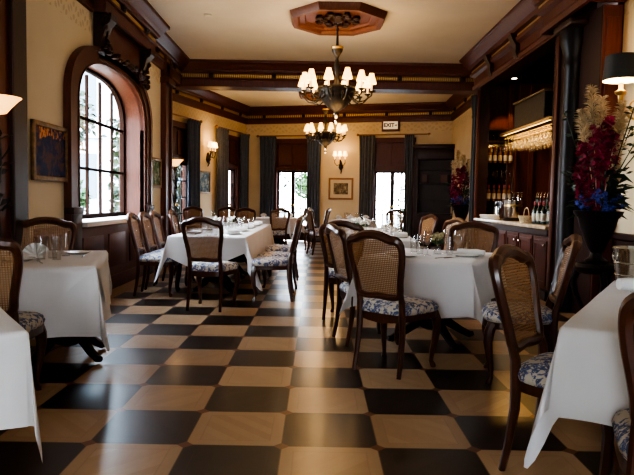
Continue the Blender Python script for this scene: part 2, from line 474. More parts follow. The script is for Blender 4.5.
# sash frame and bars
mb = MB(); xg = LX - .28
band(mb, outline(-.10), outline(-.03), xg - .03, xg + .03)
for y in (7.52, 8.04, 8.52, 9.0): 
    zt = 2.30 + .5 * max(0, 1 - ((y - WYC) / WHW) ** 2) ** .4
    mb.box((xg, y, (WZ0 + zt) / 2), (.035, .035, zt - WZ0))
for z in (1.58, 2.22): mb.box((xg, WYC, z), (.035, WY1 - WY0 - .1, .035))
mb.box((xg, WYC, WZ0 + .03), (.05, WY1 - WY0 - .06, .06))
mb.build('sash', 'sash_wood', win)
ol = outline(-.06); mb = MB(); n = len(ol)
mb.add([(xg, y, z) for y, z in ol], [tuple(range(n))]); mb.build('pane', 'pane', win, 0)
# wainscot below and beside the window
def panelled(name, y0, y1, z1, npan, x=LX):
    mb = MB().box((x + .02, (y0 + y1) / 2, z1 / 2), (.04, y1 - y0, z1)).box((x + .035, (y0 + y1) / 2, z1 - .03), (.07, y1 - y0, .06), 0, .01).box((x + .03, (y0 + y1) / 2, .09), (.06, y1 - y0, .18), 0, .008)
    w = (y1 - y0) / npan
    for i in range(npan):
        c = y0 + w * (i + .5)
        mb.box((x + .045, c, (z1 + .18) / 2 - .02), (.02, w - .2, z1 - .46), 0, .008)
    return struct(mb.build(name, 'mahogany', smooth=30))
panelled('trim_1', WY0, WY1, .90, 3)
panelled('trim_2', 9.9, 10.68, .9, 1)
panelled('trim_3', 5.9, WY0 - .3, .9, 1)
# near pilaster and dark panelled stretch on the left
struct(MB().box((LX + .02, 4.3, CEIL / 2), (.04, 2.24, CEIL)).build('trim_4', 'mahogany_red', smooth=0))
struct(MB().box((LX + .04, 5.52, CEIL / 2), (.08, .26, CEIL), 0, .01).build('trim_5', 'mahogany_dark', smooth=0))
mb = MB()
for y in (10.72, 11.12): mb.box((LX + .05, y, CEIL / 2), (.10, .07, CEIL), 0, .01)
mb.box((LX + .03, 10.92, CEIL / 2), (.06, .36, CEIL))
mb.box((LX + .07, 10.92, 3.25), (.16, .52, .1), 0, .015).box((LX + .06, 10.92, .12), (.14, .5, .24), 0, .01)
struct(mb.build('trim_6', 'mahogany', smooth=0))

# ---- cornices
CR = [(0, 3.42), (.05, 3.42), (.06, 3.46), (.06, 3.555), (.09, 3.565), (.09, 3.58), (.045, 3.58), (.045, 3.67), (.09, 3.67), (.09, 3.685), (.115, 3.70), (.12, 3.735), (.16, 3.77), (.20, 3.83), (.235, 3.85), (.24, CEIL), (0, CEIL)]
GS = [(.05, 3.582), (.062, 3.60), (.062, 3.65), (.05, 3.668)]
def cornice(n, path, prof=CR, gs=GS):
    o = struct(MB().molding(prof, path).build('trim_%d' % n, 'mahogany', smooth=30))
    mb = MB().molding(gs, path, False); mb.build('gilt_strip', 'gilt_frieze', o, 0)
    ros = MB(); L = 0
    for i in range(len(path) - 1):
        a, b = V((*path[i], 0)), V((*path[i + 1], 0)); d = b - a; nn = V((d.y, -d.x, 0)).normalized(); k = max(1, round(d.length / 1.3))
        if d.length < .6: continue
        for q in range(k):
            p = a + d * ((q + .5) / k) + nn * .062
            ros.box((p.x, p.y, 3.625), (.09, .09, .085), atan2(d.y, d.x), .008)
            ros.blob((p.x + nn.x * .045, p.y + nn.y * .045, 3.625), .025, 1, 0)
    if ros.v: ros.build('rosette', 'mahogany_dark', o)
    return o
# left wall: the room is on its +X side -> walk from far to near keeps +X ... (right-hand side of direction)
cornice(7, [(LX, -3.4), (LX, 5.39), (LX + .08, 5.39), (LX + .08, 5.65), (LX, 5.65), (LX, 7.45), (LX + .14, 7.45), (LX + .14, 9.55), (LX, 9.55), (LX, 12.0)])
# beam between the rooms
BY0, BY1 = 12.22, 12.55
struct(MB().box((.3, (BY0 + BY1) / 2, 3.66), (6.4, BY1 - BY0, .48)).build('beam', 'mahogany', smooth=0))
cornice(8, [(LX, BY0), (3.42, BY0)])
cornice(9, [(3.42, BY1), (-3.1, BY1)])
# far room
p0 = lef(4.95, 0); p1 = lef(0, 0); p2 = far(6.02, 0); p3 = V((3.42, 12.4, 0))
cornice(10, [(p0.x, p0.y), (p1.x, p1.y), (p2.x, p2.y), (p3.x, p3.y)])
# breakfront brackets (carved consoles) over the window
def console(y):
    prof = [(0, 2.98), (.06, 2.96), (.10, 3.02), (.10, 3.12), (.13, 3.2), (.16, 3.30), (.22, 3.36), (.22, 3.44), (0, 3.44)]
    mb = MB().prism(prof, lambda a, b, d: (LX + a, d, b), y - .10, y + .10)
    mb.tube([(LX + .16 + .05 * cos(t), y - .115, 3.36 + .05 * sin(t)) for t in [i * .7 for i in range(10)]], .014, 6, True)
    for k in range(7): mb.blob((LX + .10 + random.uniform(0, .05), y + random.uniform(-.08, .08), 2.98 + k * .05), .042, 1, .25)
    return mb
for y in (7.62, 9.38): struct(console(y).build('trim_%d' % (11 if y < 8 else 12), 'mahogany_dark'))
struct(MB().box((LX + .03, 8.5, 3.17), (.06, 1.90, .54)).box((LX + .05, 8.5, 3.2), (.06, 1.3, .34), 0, .012).build('trim_16', 'mahogany', smooth=30))
# carved keystone garland on the arch
mb = MB()
for k in range(26):
    t = .40 + .32 * k / 25; y, z = arch(t, .24 + random.uniform(-.07, .07)); mb.blob((LX + .14, y, z), random.uniform(.03, .055), 1, .3)
struct(mb.build('trim_13', 'mahogany_dark'))

# ---- far room walls with door openings
DZ = 2.90
wall_poly('wall_far', lambda s, z, t: far(s, z, -t), -.3, 6.3, 0, CEIL, [(.95, 2.0, 0, DZ), (3.85, 4.95, 0, DZ)], .2, 'wall_cream')
wall_poly('wall_left_far', lambda s, z, t: lef(s, z, -t), -.2, 4.95, 0, CEIL, [(.62, 1.62, 0, DZ), (3.5, 4.75, 0, DZ)], .2, 'wall_cream')
poly_wall('wall_right_far', [(p2.x + .0, p2.y), (p3.x, p3.y), (3.42, 11.46), (BX + .2, 11.46)])
poly_wall('wall_right', [(RX + .03, 6.42), (RX + .03, 6.41), (RX, 6.41), (RX, -3.5)])
struct(MB().molding([(0, 0), (.035, 0), (.035, .16), (.02, .2), (.02, .86), (.045, .88), (.045, .93), (0, .94)], [(RX, 6.38), (RX, -3.4)]).build('baseboard_right', 'mahogany_dark'))
for nm, pts in (('baseboard_far', [(p1.x, p1.y), (far(.9, 0).x, far(.9, 0).y)]), ('baseboard_far_middle', [(far(2.05, 0).x, far(2.05, 0).y), (far(3.8, 0).x, far(3.8, 0).y)]), ('baseboard_left_far', [(lef(3.45, 0).x, lef(3.45, 0).y), (lef(1.67, 0).x, lef(1.67, 0).y)])):
    struct(MB().molding([(0, 0), (.03, 0), (.03, .16), (.015, .2), (0, .2)], pts).build(nm, 'mahogany_dark'))
# wall behind the camera: unseen openings added to light the foreground
wall_poly('wall_back', lambda s, z, t: V((s, -3.5 - t, z)), -4.4, 3.2, 0, CEIL, [(-1.8, -1.0, 1.3, 2.7), (1.3, 2.1, 1.3, 2.7)], .2, 'wall_cream')

def french_door(n, fn, s0, s1, rz, ztr=2.06, bars=3):
    """paired glazed leaves under a solid transom; fn(s, z, out)"""
    t = thing('door_%d' % n, '', ''); del t['label'], t['category']; struct(t)
    def bx(mb, sa, sb, za, zb, o0, o1):
        vs = [fn(s, z, o) for o in (o0, o1) for s, z in ((sa, za), (sb, za), (sb, zb), (sa, zb))]
        mb.add(vs, [(0, 1, 2, 3), (7, 6, 5, 4), (0, 4, 5, 1), (1, 5, 6, 2), (2, 6, 7, 3), (3, 7, 4, 0)])
    mb = MB()
    bx(mb, s0 - .07, s0 + .05, 0, DZ + .06, -.2, .04); bx(mb, s1 - .05, s1 + .07, 0, DZ + .06, -.2, .04); bx(mb, s0 - .09, s1 + .09, DZ - .05, DZ + .08, -.2, .05)
    bx(mb, s0, s1, ztr, ztr + .10, -.14, .03)
    mb.build('frame', 'mahogany', t, 0)
    mb = MB(); bx(mb, s0 + .05, s1 - .05, ztr + .1, DZ - .05, -.10, -.05)
    for k in range(2):
        a = s0 + .10 + k * (s1 - s0 - .14) / 2; b = a + (s1 - s0 - .26) / 2; bx(mb, a, b, ztr + .17, DZ - .12, -.06, -.025)
    mb.build('transom', 'mahogany', t, 0)
    mid = (s0 + s1) / 2
    for a, b in ((s0 + .05, mid), (mid, s1 - .05)):
        mb = MB(); st = .055
        bx(mb, a, a + st, .02, ztr, -.11, -.06); bx(mb, b - st, b, .02, ztr, -.11, -.06); bx(mb, a, b, .02, .45, -.11, -.06); bx(mb, a, b, ztr - .06, ztr, -.11, -.06)
        bx(mb, (a + b) / 2 - .011, (a + b) / 2 + .011, .45, ztr, -.10, -.07)
        for k in range(1, bars + 1): z = .45 + (ztr - .5) * k / (bars + 1); bx(mb, a, b, z - .011, z + .011, -.10, -.07)
        lf = mb.build('leaf', 'mahogany_dark', t, 0)
        g = MB(); g.add([fn(s, z, -.085) for s, z in ((a + st, .45), (b - st, .45), (b - st, ztr - .06), (a + st, ztr - .06))], [(0, 1, 2, 3)]); g.build('pane', 'pane', lf, 0)
        h = MB(); q = fn((b - .03) if a < mid - .1 else (a + .03), 1.05, -.03); h.blob(q, .03, 2, 0); h.build('handle', 'brass', lf)
    return t
french_door(1, far, .95, 2.0, FRZ)
french_door(2, far, 3.85, 4.95, FRZ)
lefw = lambda s, z, o: lef(s, z, o)
french_door(3, lefw, .62, 1.62, LRZ)
french_door(4, lefw, 3.5, 4.75, LRZ)

def curtain(fn, s0, s1, z0, z1, mat, label, folds=5, amp=.045, gather=None):
    mb = MB(); nu = folds * 8; nv = 14
    def f(u, v):
        z = z1 + (z0 - z1) * v; w = 1 - .10 * sin(pi * v) ; c = (s0 + s1) / 2
        s = c + (s0 - c + (s1 - s0) * u) * w + .012 * sin(u * 9 + v * 3)
        o = .10 + amp * sin(2 * pi * folds * u + .5 * sin(v * 4)) * (.55 + .45 * v) + .01 * sin(17 * u)
        return fn(s, z, o)
    mb.grid(f, nu, nv)
    mb.grid(lambda u, v: fn(s0 + (s1 - s0) * u, z1 + .05 - .09 * v, .10 + amp * .6 * sin(2 * pi * folds * u) + .012), nu, 2)
    return tag(mb.build('curtain', mat, smooth=60), label, 'curtain', None)
curtain(far, .48, 1.0, .03, 3.0, 'curtain_blue', 'dark blue-grey curtain beside the far glazed door, by the room corner')
curtain(far, 1.93, 2.37, .03, 3.0, 'curtain_blue', 'dark blue-grey curtain between the far glazed door and the framed print')
curtain(far, 3.46, 3.92, .03, 3.0, 'curtain_taupe', 'grey curtain beside the glazed door under the exit sign, print side')
curtain(far, 4.74, 5.0, .03, 3.0, 'curtain_taupe', 'grey curtain between the exit sign door and the dark bookcase')
curtain(lef, 3.2, 3.85, .03, 3.05, 'curtain_blue', 'deep blue curtain at the glazed side door beside the floor lamp')
curtain(lef, 1.5, 2.2, .03, 3.05, 'curtain_taupe', 'taupe curtain beside the small picture and candle sconce on the side wall')
curtain(lef, .02, .62, .03, 3.05, 'curtain_blue', 'blue-grey curtain on the side wall next to the far corner')
def rod(fn, s0, s1, z, label):
    mb = MB().tube([fn(s0, z, .10), fn(s1, z, .10)], .018, 8)
    for s in (s0, s1): mb.blob(fn(s, z, .10), .04, 2, 0)
    o = tag(mb.build('curtain_rod', 'honey_wood'), label, 'curtain rod')
    b = MB()
    for s in (s0 + .1, s1 - .1): b.tube([fn(s, z, .0), fn(s, z, .10)], .012, 6)
    b.build('bracket', 'honey_wood', o)
rod(far, .42, 2.42, 3.06, 'wooden curtain rod over the far glazed door behind the second chandelier')
rod(far, 3.42, 5.4, 3.06, 'wooden curtain rod under the exit sign')
rod(lef, 0, 2.25, 3.10, 'wooden curtain rod on the side wall between sconce and corner')
rod(lef, 3.15, 4.9, 3.10, 'wooden curtain rod over the glazed side door')

# ------------------------------------------------------------------ pictures
def picture(fn_c, w, h, mat, fmat, rz, label, board=0, name='framed_painting', cat='painting'):
    t = thing(name, label, cat, fn_c, rz)          # local: x along wall, -y out of the wall
    mb = MB(); fw = .05
    for sx in (-1, 1): mb.box((sx * (w / 2 - fw / 2), -.02, 0), (fw, .04, h), 0, .008)
    for sz in (-1, 1): mb.box((0, -.02, sz * (h / 2 - fw / 2)), (w, .038, fw), 0, .008)
    mb.build('frame', fmat, t)
    if board:
        MB().box((0, -.008, 0), (w - fw, .012, h - fw)).build('mount', 'mat_board', t, 0)
    MB().box((0, -.011, 0), (w - 2 * fw - 2 * board, .016, h - 2 * fw - 2 * board)).build('canvas', mat, t, 0)
    return t
picture((LX + .005, 6.25, 1.66), .82, .58, 'paint_harbour', 'frame_gold', pi / 2, 'framed dark blue painting with orange lights along its top, on the cream wall')
bpy.data.objects['framed_painting'].rotation_euler.y = 0
picture((LX + .005, 10.30, 1.63), .60, .5, 'paint_garden', 'frame_gold', pi / 2, 'small framed green picture between the arched window and the pilaster')
picture(lef(2.84, 1.62, .005), .74, .58, 'paint_blue', 'frame_gold', LRZ, 'small framed blue picture under the candle sconce on the side wall')
picture(far(2.94, 1.55, .005), .72, .62, 'print_sepia', 'honey_wood', FRZ, 'framed brown print with wide mount, between the two far doors', .10, 'framed_print', 'print')

# ------------------------------------------------------------------ lamps
def shade_prof(r0, r1, h): return [(r0, 0), (r0 * .86 + r1 * .14, h * .2), (r1 * 1.08, h * .85), (r1, h)]
def chandelier(label, c, zc, R=.50, n=12):
    t = thing('chandelier', label, 'chandelier', (c[0], c[1], zc))           # origin at the shade base height
    bowl = [(0, -.42), (.03, -.40), (.05, -.36), (.13, -.31), (.22, -.21), (.265, -.10), (.28, -.06), (.29, -.05), (.28, -.02), (.16, .0), (0, .02)]
    MB().lathe(bowl, seg=28).build('bowl', 'bronze', t)
    MB().lathe([(0, -.56), (.022, -.53), (.03, -.50), (.018, -.47), (.04, -.43), (.05, -.40), (0, -.39)], seg=14).build('finial', 'silver', t)
    MB().lathe([(0, .01), (.05, .02), (.03, .08), (.02, .16), (.045, .22), (.055, .28), (.035, .34), (.02, .40), (.035, .44), (.075, .50), (.085, .54), (.06, .55), (.02, .57), (.015, .78), (.02, .84), (0, .85)], seg=16).build('stem', 'bronze', t)
    MB().lathe([(.03, .46), (.06, .48), (.095, .56), (.085, .57), (.05, .50), (.03, .49)], seg=16).build('gilt_crown', 'gilt', t)
    ch = MB(); zt = CEIL - .06 - zc
    k = 0; z = .82
    while z < zt:
        ch.tube([(.022 * cos(a) * (1 if k % 2 else .25), .022 * cos(a) * (.25 if k % 2 else 1), z + .03 + .032 * sin(a)) for a in [i * pi / 4 for i in range(8)]], .007, 5, True); z += .05; k += 1
    ch.build('chain', 'bronze', t)
    for i in range(n):
        a = 2 * pi * (i + .5) / n; r1 = R if i % 2 else R * .93
        d = lambda r, z: (r * cos(a), r * sin(a), z)
        arm = MB().tube([d(.20, -.10), d(.27, -.20), d(.34, -.24), d(.42, -.22), d(r1, -.15), d(r1 + .01, -.10)], [.014, .012, .011, .011, .012, .012], 6)
        arm.tube([d(.30 + .05 * cos(q), -.16 + .05 * sin(q)) for q in [j * .8 for j in range(7)]], .008, 5)
        arm.lathe([(0, -.115), (.03, -.11), (.048, -.09), (.045, -.085), (0, -.09)], d(r1, 0), 10)
        o = arm.build('arm', 'bronze', t)
        MB().lathe([(.013, -.09), (.014, .04), (0, .045)], d(r1, 0), 8).build('candle', 'candle', o)
        MB().shell(shade_prof(.072, .034, .15), d(r1, .015), 12).build('lamp_shade', 'shade', o)
    return t
C1 = (.25, 9.1); C2 = (.17, 15.55)
chandelier('bronze bowl chandelier with ring of lit shades, hanging on this side of the beam', C1, 2.90, .52)
chandelier('second bronze bowl chandelier with small lit shades, hanging beyond the beam', C2, 2.95, .50)
def medallion(label, c):
    t = thing('ceiling_medallion', label, 'ceiling medallion', (c[0], c[1], CEIL), pi / 8)
    MB().lathe([(0, -.02), (.50, -.02), (.52, -.05), (.60, -.055), (.63, -.09), (.70, -.10), (.74, -.04), (.75, 0), (0, 0)], seg=8).build('octagon_frame', 'medallion_wood', t, 20)
    mb = MB()
    for i in range(16):
        a = i * pi / 8; r = .20 if i % 2 else .29
        mb.blob((r * cos(a), r * sin(a), -.045), .058, 1, .3, (1, 1, .6))
        mb.tube([(r * cos(a) + .05 * cos(q), r * sin(a) + .05 * sin(q), -.06) for q in [j * .9 for j in range(7)]], .012, 5, True)
    mb.lathe([(0, -.09), (.05, -.085), (.09, -.05), (.12, -.03), (0, -.02)], seg=16); mb.build('carved_rosette', 'mahogany_dark', t)
medallion('octagonal mahogany ceiling medallion with carved rosette, over the chandelier before the beam', C1)
medallion('octagonal wooden ceiling medallion over the chandelier beyond the beam', C2)

def candle_sconce(label, loc, rz, n=3):
    t = thing('candle_sconce', label, 'wall lamp', loc, rz)     # -y is out of the wall
    MB().lathe([(0, -.30), (.04, -.26), (.075, -.20), (.05, -.12), (.03, -.05), (0, 0)], (0, -.03, .06), 12).build('back_plate', 'bronze', t)
    MB().tube([(0, -.02, -.32), (.02, -.05, -.24), (-.01, -.06, -.12), (0, -.10, -.02), (0, -.13, .06)], [.012, .02, .022, .018, .014], 8).build('stem', 'bronze', t)
    for i in range(n):
        x = (i - (n - 1) / 2) * .15
        arm = MB().tube([(0, -.10, -.06), (x * .6, -.14, -.10), (x, -.16, -.03), (x, -.16, .06)], .010, 6)
        arm.lathe([(0, .05), (.035, .06), (.038, .07), (0, .07)], (x, -.16, 0), 10)
        o = arm.build('arm', 'bronze', t)
        MB().lathe([(.012, .06), (.012, .18), (0, .18)], (x, -.16, 0), 8).build('candle', 'candle', o)
        MB().shell(shade_prof(.066, .038, .13), (x, -.16, .17), 12).build('lamp_shade', 'shade', o)
candle_sconce('three-arm candle sconce with lit shades, above the framed brown print', far(2.93, 2.30, .0), FRZ)
candle_sconce('candle sconce with lit shades on the side wall, above the small blue picture', lef(2.6, 2.35, .0), LRZ, 3)

def torchiere(label, loc):
    t = thing('floor_lamp', label, 'floor lamp', loc)
    MB().shell([(.02, 1.84), (.06, 1.85), (.10, 1.90), (.145, 1.95), (.165, 1.965), (.17, 1.97), (.15, 1.97), (.10, 1.92), (.03, 1.88)], seg=24).build('lamp_bowl', 'alabaster', t)
    mb = MB().tube([(.012 * sin(z * 9), .012 * cos(z * 9), z) for z in [.30 + i * .05 for i in range(32)]], .014, 8)
    for z0, sg in ((.7, 1), (1.1, -1), (1.5, 1)):
        for a in (.3, 2.4, 4.5): mb.tube([((.02 + .07 * sin(q / 2)) * cos(a), (.02 + .07 * sin(q / 2)) * sin(a), z0 + .14 * q / 3) for q in [j * .6 for j in range(8)]], .007, 5)
    for k in range(22):
        z = random.uniform(.6, 1.8); mb.leaf((0, 0, z), (random.uniform(-1, 1), random.uniform(-1, 1), .7), .12, .025, .2)
    mb.build('pole', 'iron', t)
    for k in range(3):
        a = k * 2 * pi / 3 + .4
        MB().tube([(.0, 0, .45), (.09 * cos(a), .09 * sin(a), .40), (.13 * cos(a), .13 * sin(a), .22), (.17 * cos(a), .17 * sin(a), .06), (.21 * cos(a), .21 * sin(a), .012)], .013, 6).build('leg', 'iron', t)
torchiere('wrought iron floor lamp with glowing alabaster bowl, beside the reddish panelled pier', (-2.46, 4.72, 0))
torchiere('wrought iron floor lamp with glowing alabaster bowl, beyond the arched window', (-2.84, 12.15, 0))

# exit sign
t = thing('exit_sign', 'lit exit sign in a dark wooden frame above the far glazed door', 'sign', far(4.33, 3.32, .0), FRZ)
mb = MB(); w, h = .50, .33
mb.box((0, -.03, 0), (w, .06, h), 0, .01); mb.build('frame', 'mahogany', t, 0)
MB().box((0, -.062, 0), (w - .10, .012, h - .12)).build('panel', 'sign_white', t, 0)
def text_mesh(txt, size, mat, parent, loc, rot, label=None):
    cu = bpy.data.curves.new('lettering', 'FONT'); cu.body = txt; cu.size = size; cu.align_x = 'CENTER'; cu.align_y = 'CENTER'; cu.extrude = .003; cu.offset = .006
    tmp = bpy.data.objects.new('lettering', cu); COL.objects.link(tmp); bpy.context.view_layer.update()
    me = bpy.data.meshes.new_from_object(tmp.evaluated_get(bpy.context.evaluated_depsgraph_get())); bpy.data.objects.remove(tmp)
    me.materials.clear(); me.materials.append(M[mat]); o = bpy.data.objects.new('lettering', me); COL.objects.link(o); o.parent = parent; o.location = loc; o.rotation_euler = rot
    return o
text_mesh('EXIT', .145, 'sign_ink', t, (-.04, -.072, 0), (pi / 2, 0, 0))
mb = MB().prism([(.115, .012), (.15, .012), (.15, .035), (.185, 0), (.15, -.035), (.15, -.012), (.115, -.012)], lambda a, b, d: (a, d, b), -.073, -.068); mb.build('arrow', 'sign_ink', t, 0)

# recessed ceiling lights
for (x, y, lab) in ((-2.34, 10.33, 'small round recessed ceiling light, the one closer to the window cornice'), (-2.35, 11.1, 'small round recessed ceiling light, the one closer to the beam'), (-2.1, 16.0, 'small round recessed ceiling light beyond the beam')):
    t = thing('recessed_light', lab, 'ceiling light', (x, y, CEIL))
    MB().lathe([(.055, -.003), (.075, -.006), (.08, 0), (.055, 0)], seg=18).build('trim_ring', 'ceiling_paint', t)
    MB().lathe([(0, -.002), (.055, -.002), (.055, -.001), (0, -.001)], seg=18).build('lens', 'downlight', t)
tag(MB().lathe([(0, -.03), (.045, -.03), (.06, -.02), (.062, 0), (0, 0)], (-1.65, 9.1, CEIL), 16).build('smoke_detector', 'ceiling_paint'), 'small white smoke detector on the pale ceiling', 'smoke detector')

# ------------------------------------------------------------------ the bar
OY0, OY1, OZ0, OZ1 = 7.6, 11.1, .90, 3.27
BAR = thing('bar_cornice', 'heavy dark mahogany cornice with brackets and thin gilt strip above the bar opening', 'cornice')
PN = thing('bar_pier', 'wide dark mahogany pier with round column, between the bar opening and the wall lamp', 'pier')
PF = thing('bar_pier', 'narrow dark mahogany pier at the far end of the bar opening', 'pier')
MB().box((BX + .11, 9.0, (3.28 + 3.88) / 2), (.22, 4.9, .6)).build('lintel', 'mahogany_dark', BAR, 0)
MB().box((BX + .11, 7.0, 1.64), (.22, 1.16, 3.27)).box((BX + .11, OY0 - .01, 1.64), (.22, .06, 3.27)).build('body', 'mahogany_dark', PN, 0)
MB().box((BX + .09, 11.28, 1.64), (.18, .30, 3.27)).build('body', 'mahogany_dark', PF, 0)
MB().box((BX + .10, 6.405, 1.64), (.19, .03, 3.27)).box((BX + .10, 6.385, 2.3), (.13, .03, 1.7), 0, .006).build('end_panel', 'mahogany_red', PN, 0)
def column(y, r=.15):
    prof = [(r * 1.35, 0), (r * 1.35, .22), (r * 1.25, .25), (r * 1.3, .30), (r * 1.1, .34), (r, .38), (r * 1.02, 1.5), (r * .9, 2.75), (r * 1.05, 2.79), (r * .95, 2.83), (r * 1.0, 2.9), (r * 1.35, 3.02), (r * 1.4, 3.10), (r * 1.4, 3.18), (0, 3.18)]
    return MB().lathe(prof, (BX - .02, y, 0), 20)
column(7.02, .115).build('column', 'ebony', PN); column(11.33, .07).build('column', 'ebony', PF)
MB().box((BX - .012, OY0 - .10, 1.7), (.05, .10, 3.1), 0, .01).build('jamb_moulding', 'mahogany', PN)
MB().box((BX - .012, OY1 + .08, 1.7), (.05, .08, 3.1), 0, .01).build('jamb_moulding', 'mahogany', PF)
MB().box((BX - .01, 9.35, OZ1 + .05), (.05, 3.6, .08), 0, .01).build('opening_moulding', 'mahogany', BAR)
mb = MB()
for k in range(18): mb.blob((BX - .04, OY0 - .055, 2.05 + k * .065), .014, 1, .1)
mb.box((BX - .036, OY0 - .055, 2.6), (.012, .02, 1.2)); mb.build('gilt_beading', 'bronze', PN)
ENT = [(0, 3.30), (.05, 3.30), (.06, 3.36), (.03, 3.40), (.03, 3.52), (.09, 3.55), (.10, 3.60), (.06, 3.60), (.06, 3.66), (.12, 3.67), (.14, 3.73), (.20, 3.78), (.23, 3.84), (.26, 3.86), (.27, CEIL - .002), (0, CEIL - .002)]
GS2 = [(.065, 3.602), (.075, 3.61), (.075, 3.65), (.065, 3.658)]
pth = [(3.2, 11.46), (BX, 11.46), (BX, 7.62), (BX - .14, 7.62), (BX - .14, 6.40), (RX - .01, 6.40)]
MB().molding(ENT, pth).build('entablature', 'mahogany', BAR, 30)
MB().molding(GS2, pth, False).build('gilt_strip', 'gilt_frieze', BAR, 0)
cornice(14, [(RX, 6.3), (RX, -3.4)])
for y in (9.0, 10.3):
    prof = [(0, 3.30), (.06, 3.32), (.09, 3.40), (.09, 3.5), (.14, 3.58), (.17, 3.66), (0, 3.66)]
    MB().prism(prof, lambda a, b, d: (BX - a, d, b), y - .07, y + .07).build('console', 'mahogany_dark', BAR)
MB().box((BX - .03, 7.0, 3.22), (.32, .50, .08), 0, .02).build('capital', 'mahogany_dark', PN)

CNT = thing('bar_counter', 'bar counter with pale stone top above dark panelled cupboards', 'counter')
MB().box((BX + .27, 9.35, .925), (.66, 3.5, .05), 0, .012).build('countertop', 'counter_stone', CNT)
mb = MB().box((BX + .24, 9.35, .45), (.44, 3.5, .90)).box((BX + .0, 9.35, .86), (.07, 3.5, .07), 0, .01).box((BX + .0, 9.35, .06), (.06, 3.5, .12), 0, .008); mb.build('base_cabinet', 'mahogany_dark', CNT, 0)
for i in range(6):
    y = OY0 + .29 + i * .58
    mb = MB().box((BX + .012, y, .47), (.03, .54, .66), 0, .006)
    for s in (-1, 1): mb.box((BX - .006, y + s * .21, .47), (.016, .05, .56), 0, .004)
    for s in (-1, 1): mb.box((BX - .006, y, .47 + s * .26), (.016, .46, .05), 0, .004)
    d = mb.build('door', 'mahogany_red', CNT, 0)
    MB().blob((BX - .03, y + (.19 if i % 2 else -.19), .70), .022, 2, 0).build('knob', 'silver', d)
# the room behind the bar
poly_wall('wall_bar', [(4.6, 6.5), (4.6, 11.45), (BX + .2, 11.45)], 'mahogany_red')
struct(MB().box((3.9, 6.55, 1.95), (1.44, .08, 3.9)).build('wall_bar_near', 'mahogany_dark', smooth=0))
mb = MB()
for y in (7.2, 8.4, 9.6, 10.8):
    mb.box((4.57, y, 1.95), (.06, .12, 3.9), 0, .01)
for x in (3.55, 3.95, 4.35): mb.box((x, 11.42, 1.95), (.09, .06, 3.9), 0, .01)
struct(mb.build('trim_15', 'mahogany', smooth=0))
struct(MB().box((3.85, 9.0, 3.46), (1.46, 4.8, .05)).build('ceiling_bar', 'mahogany_dark', smooth=0))
t = thing('recessed_light', 'small recessed light in the dark soffit over the bar', 'ceiling light', (3.45, 10.97, 3.434))
MB().lathe([(.045, -.003), (.06, -.006), (.065, 0), (.045, 0)], seg=18).build('trim_ring', 'brass', t)
MB().lathe([(0, -.004), (.045, -.004), (.045, -.001), (0, -.001)], seg=18).build('lens', 'downlight', t)
# shelf on the end wall of the bar
SH = thing('bottle_shelf', 'lit mirrored shelf unit of bottles and glasses at the end of the bar', 'shelf', (3.36, 11.44, 0))
MB().box((0, -.015, 1.78), (.50, .02, 1.62)).build('mirror', 'mirror_smoke', SH, 0)
mb = MB()
for x in (-.26, .26): mb.box((x, -.09, 1.75), (.03, .18, 1.66))
mb.box((0, -.09, 2.58), (.55, .2, .04)); mb.build('frame', 'mahogany', SH, 0)
shz = (1.25, 1.60, 1.95, 2.28)
for z in shz: MB().box((0, -.09, z), (.50, .17, .012)).build('glass_shelf', 'glass', SH, 0)
# ---- glassware and bottles
def glass_mesh(kind):
    if kind == 'wine': p = [(.034, 0), (.033, .003), (.006, .008), (.004, .03), (.004, .085), (.012, .095), (.033, .125), (.039, .155), (.036, .19), (.031, .215)]
    elif kind == 'flute': p = [(.030, 0), (.005, .008), (.004, .09), (.018, .11), (.024, .16), (.022, .23)]
    elif kind == 'coupe': p = [(.032, 0), (.005, .007), (.004, .09), (.02, .10), (.046, .125), (.048, .14)]
    else: p = [(0, .004), (.028, .004), (.029, .0), (.036, .11), (.041, .165)]
    return MB().shell(p, seg=14)
def bottle(name, label, loc, mat, r=.036, h=.30, cap='foil', lab=True, group=None, spout=False):
    t = thing(name, label, 'bottle', loc, 0, group)
    MB().lathe([(0, 0), (r, .004), (r, h * .58), (r * .85, h * .66), (r * .36, h * .76), (r * .34, h * .97), (r * .4, h), (0, h)], seg=14).build('body', mat, t)
    if lab: MB().shell([(r * 1.02, h * .15), (r * 1.02, h * .48)], seg=14).build('paper_label', 'paper', t)
    if spout: MB().tube([(0, 0, h), (0, 0, h + .04), (.012, 0, h + .08)], [.008, .007, .004], 6).blob((0, 0, h + .01), .014, 1, 0).build('pour_spout', 'silver', t)
    else: MB().lathe([(r * .42, h * .84), (r * .42, h * 1.005), (0, h * 1.01)], seg=10).build('cap', cap, t)
    return t
gl = glass_mesh('wine').build('wine_glass', 'glass')
tag(gl, 'clear stemmed glass on the lit shelf unit of the bar', 'glass', 'glasses on the bar shelves')
first = True
for zi, z in enumerate(shz):
    for i in range(6):
        loc = (3.36 - .20 + i * .08, 11.35, z + .007)
        if zi in (1, 3):
            o = gl if first else gl.copy()
            if not first: COL.objects.link(o)
            first = False; o.location = loc
bp = bottle('liquor_bottle', 'dark liquor bottle on the lit shelf unit of the bar', (0, 0, 0), 'bottle_amber', group='bottles on the bar shelves')
first = True
for zi in (0, 2):
    for i in range(5):
        loc = (3.36 - .19 + i * .095, 11.35, shz[zi] + .007)
        if first: bp.location = loc; first = False
        else: dup(bp, loc)
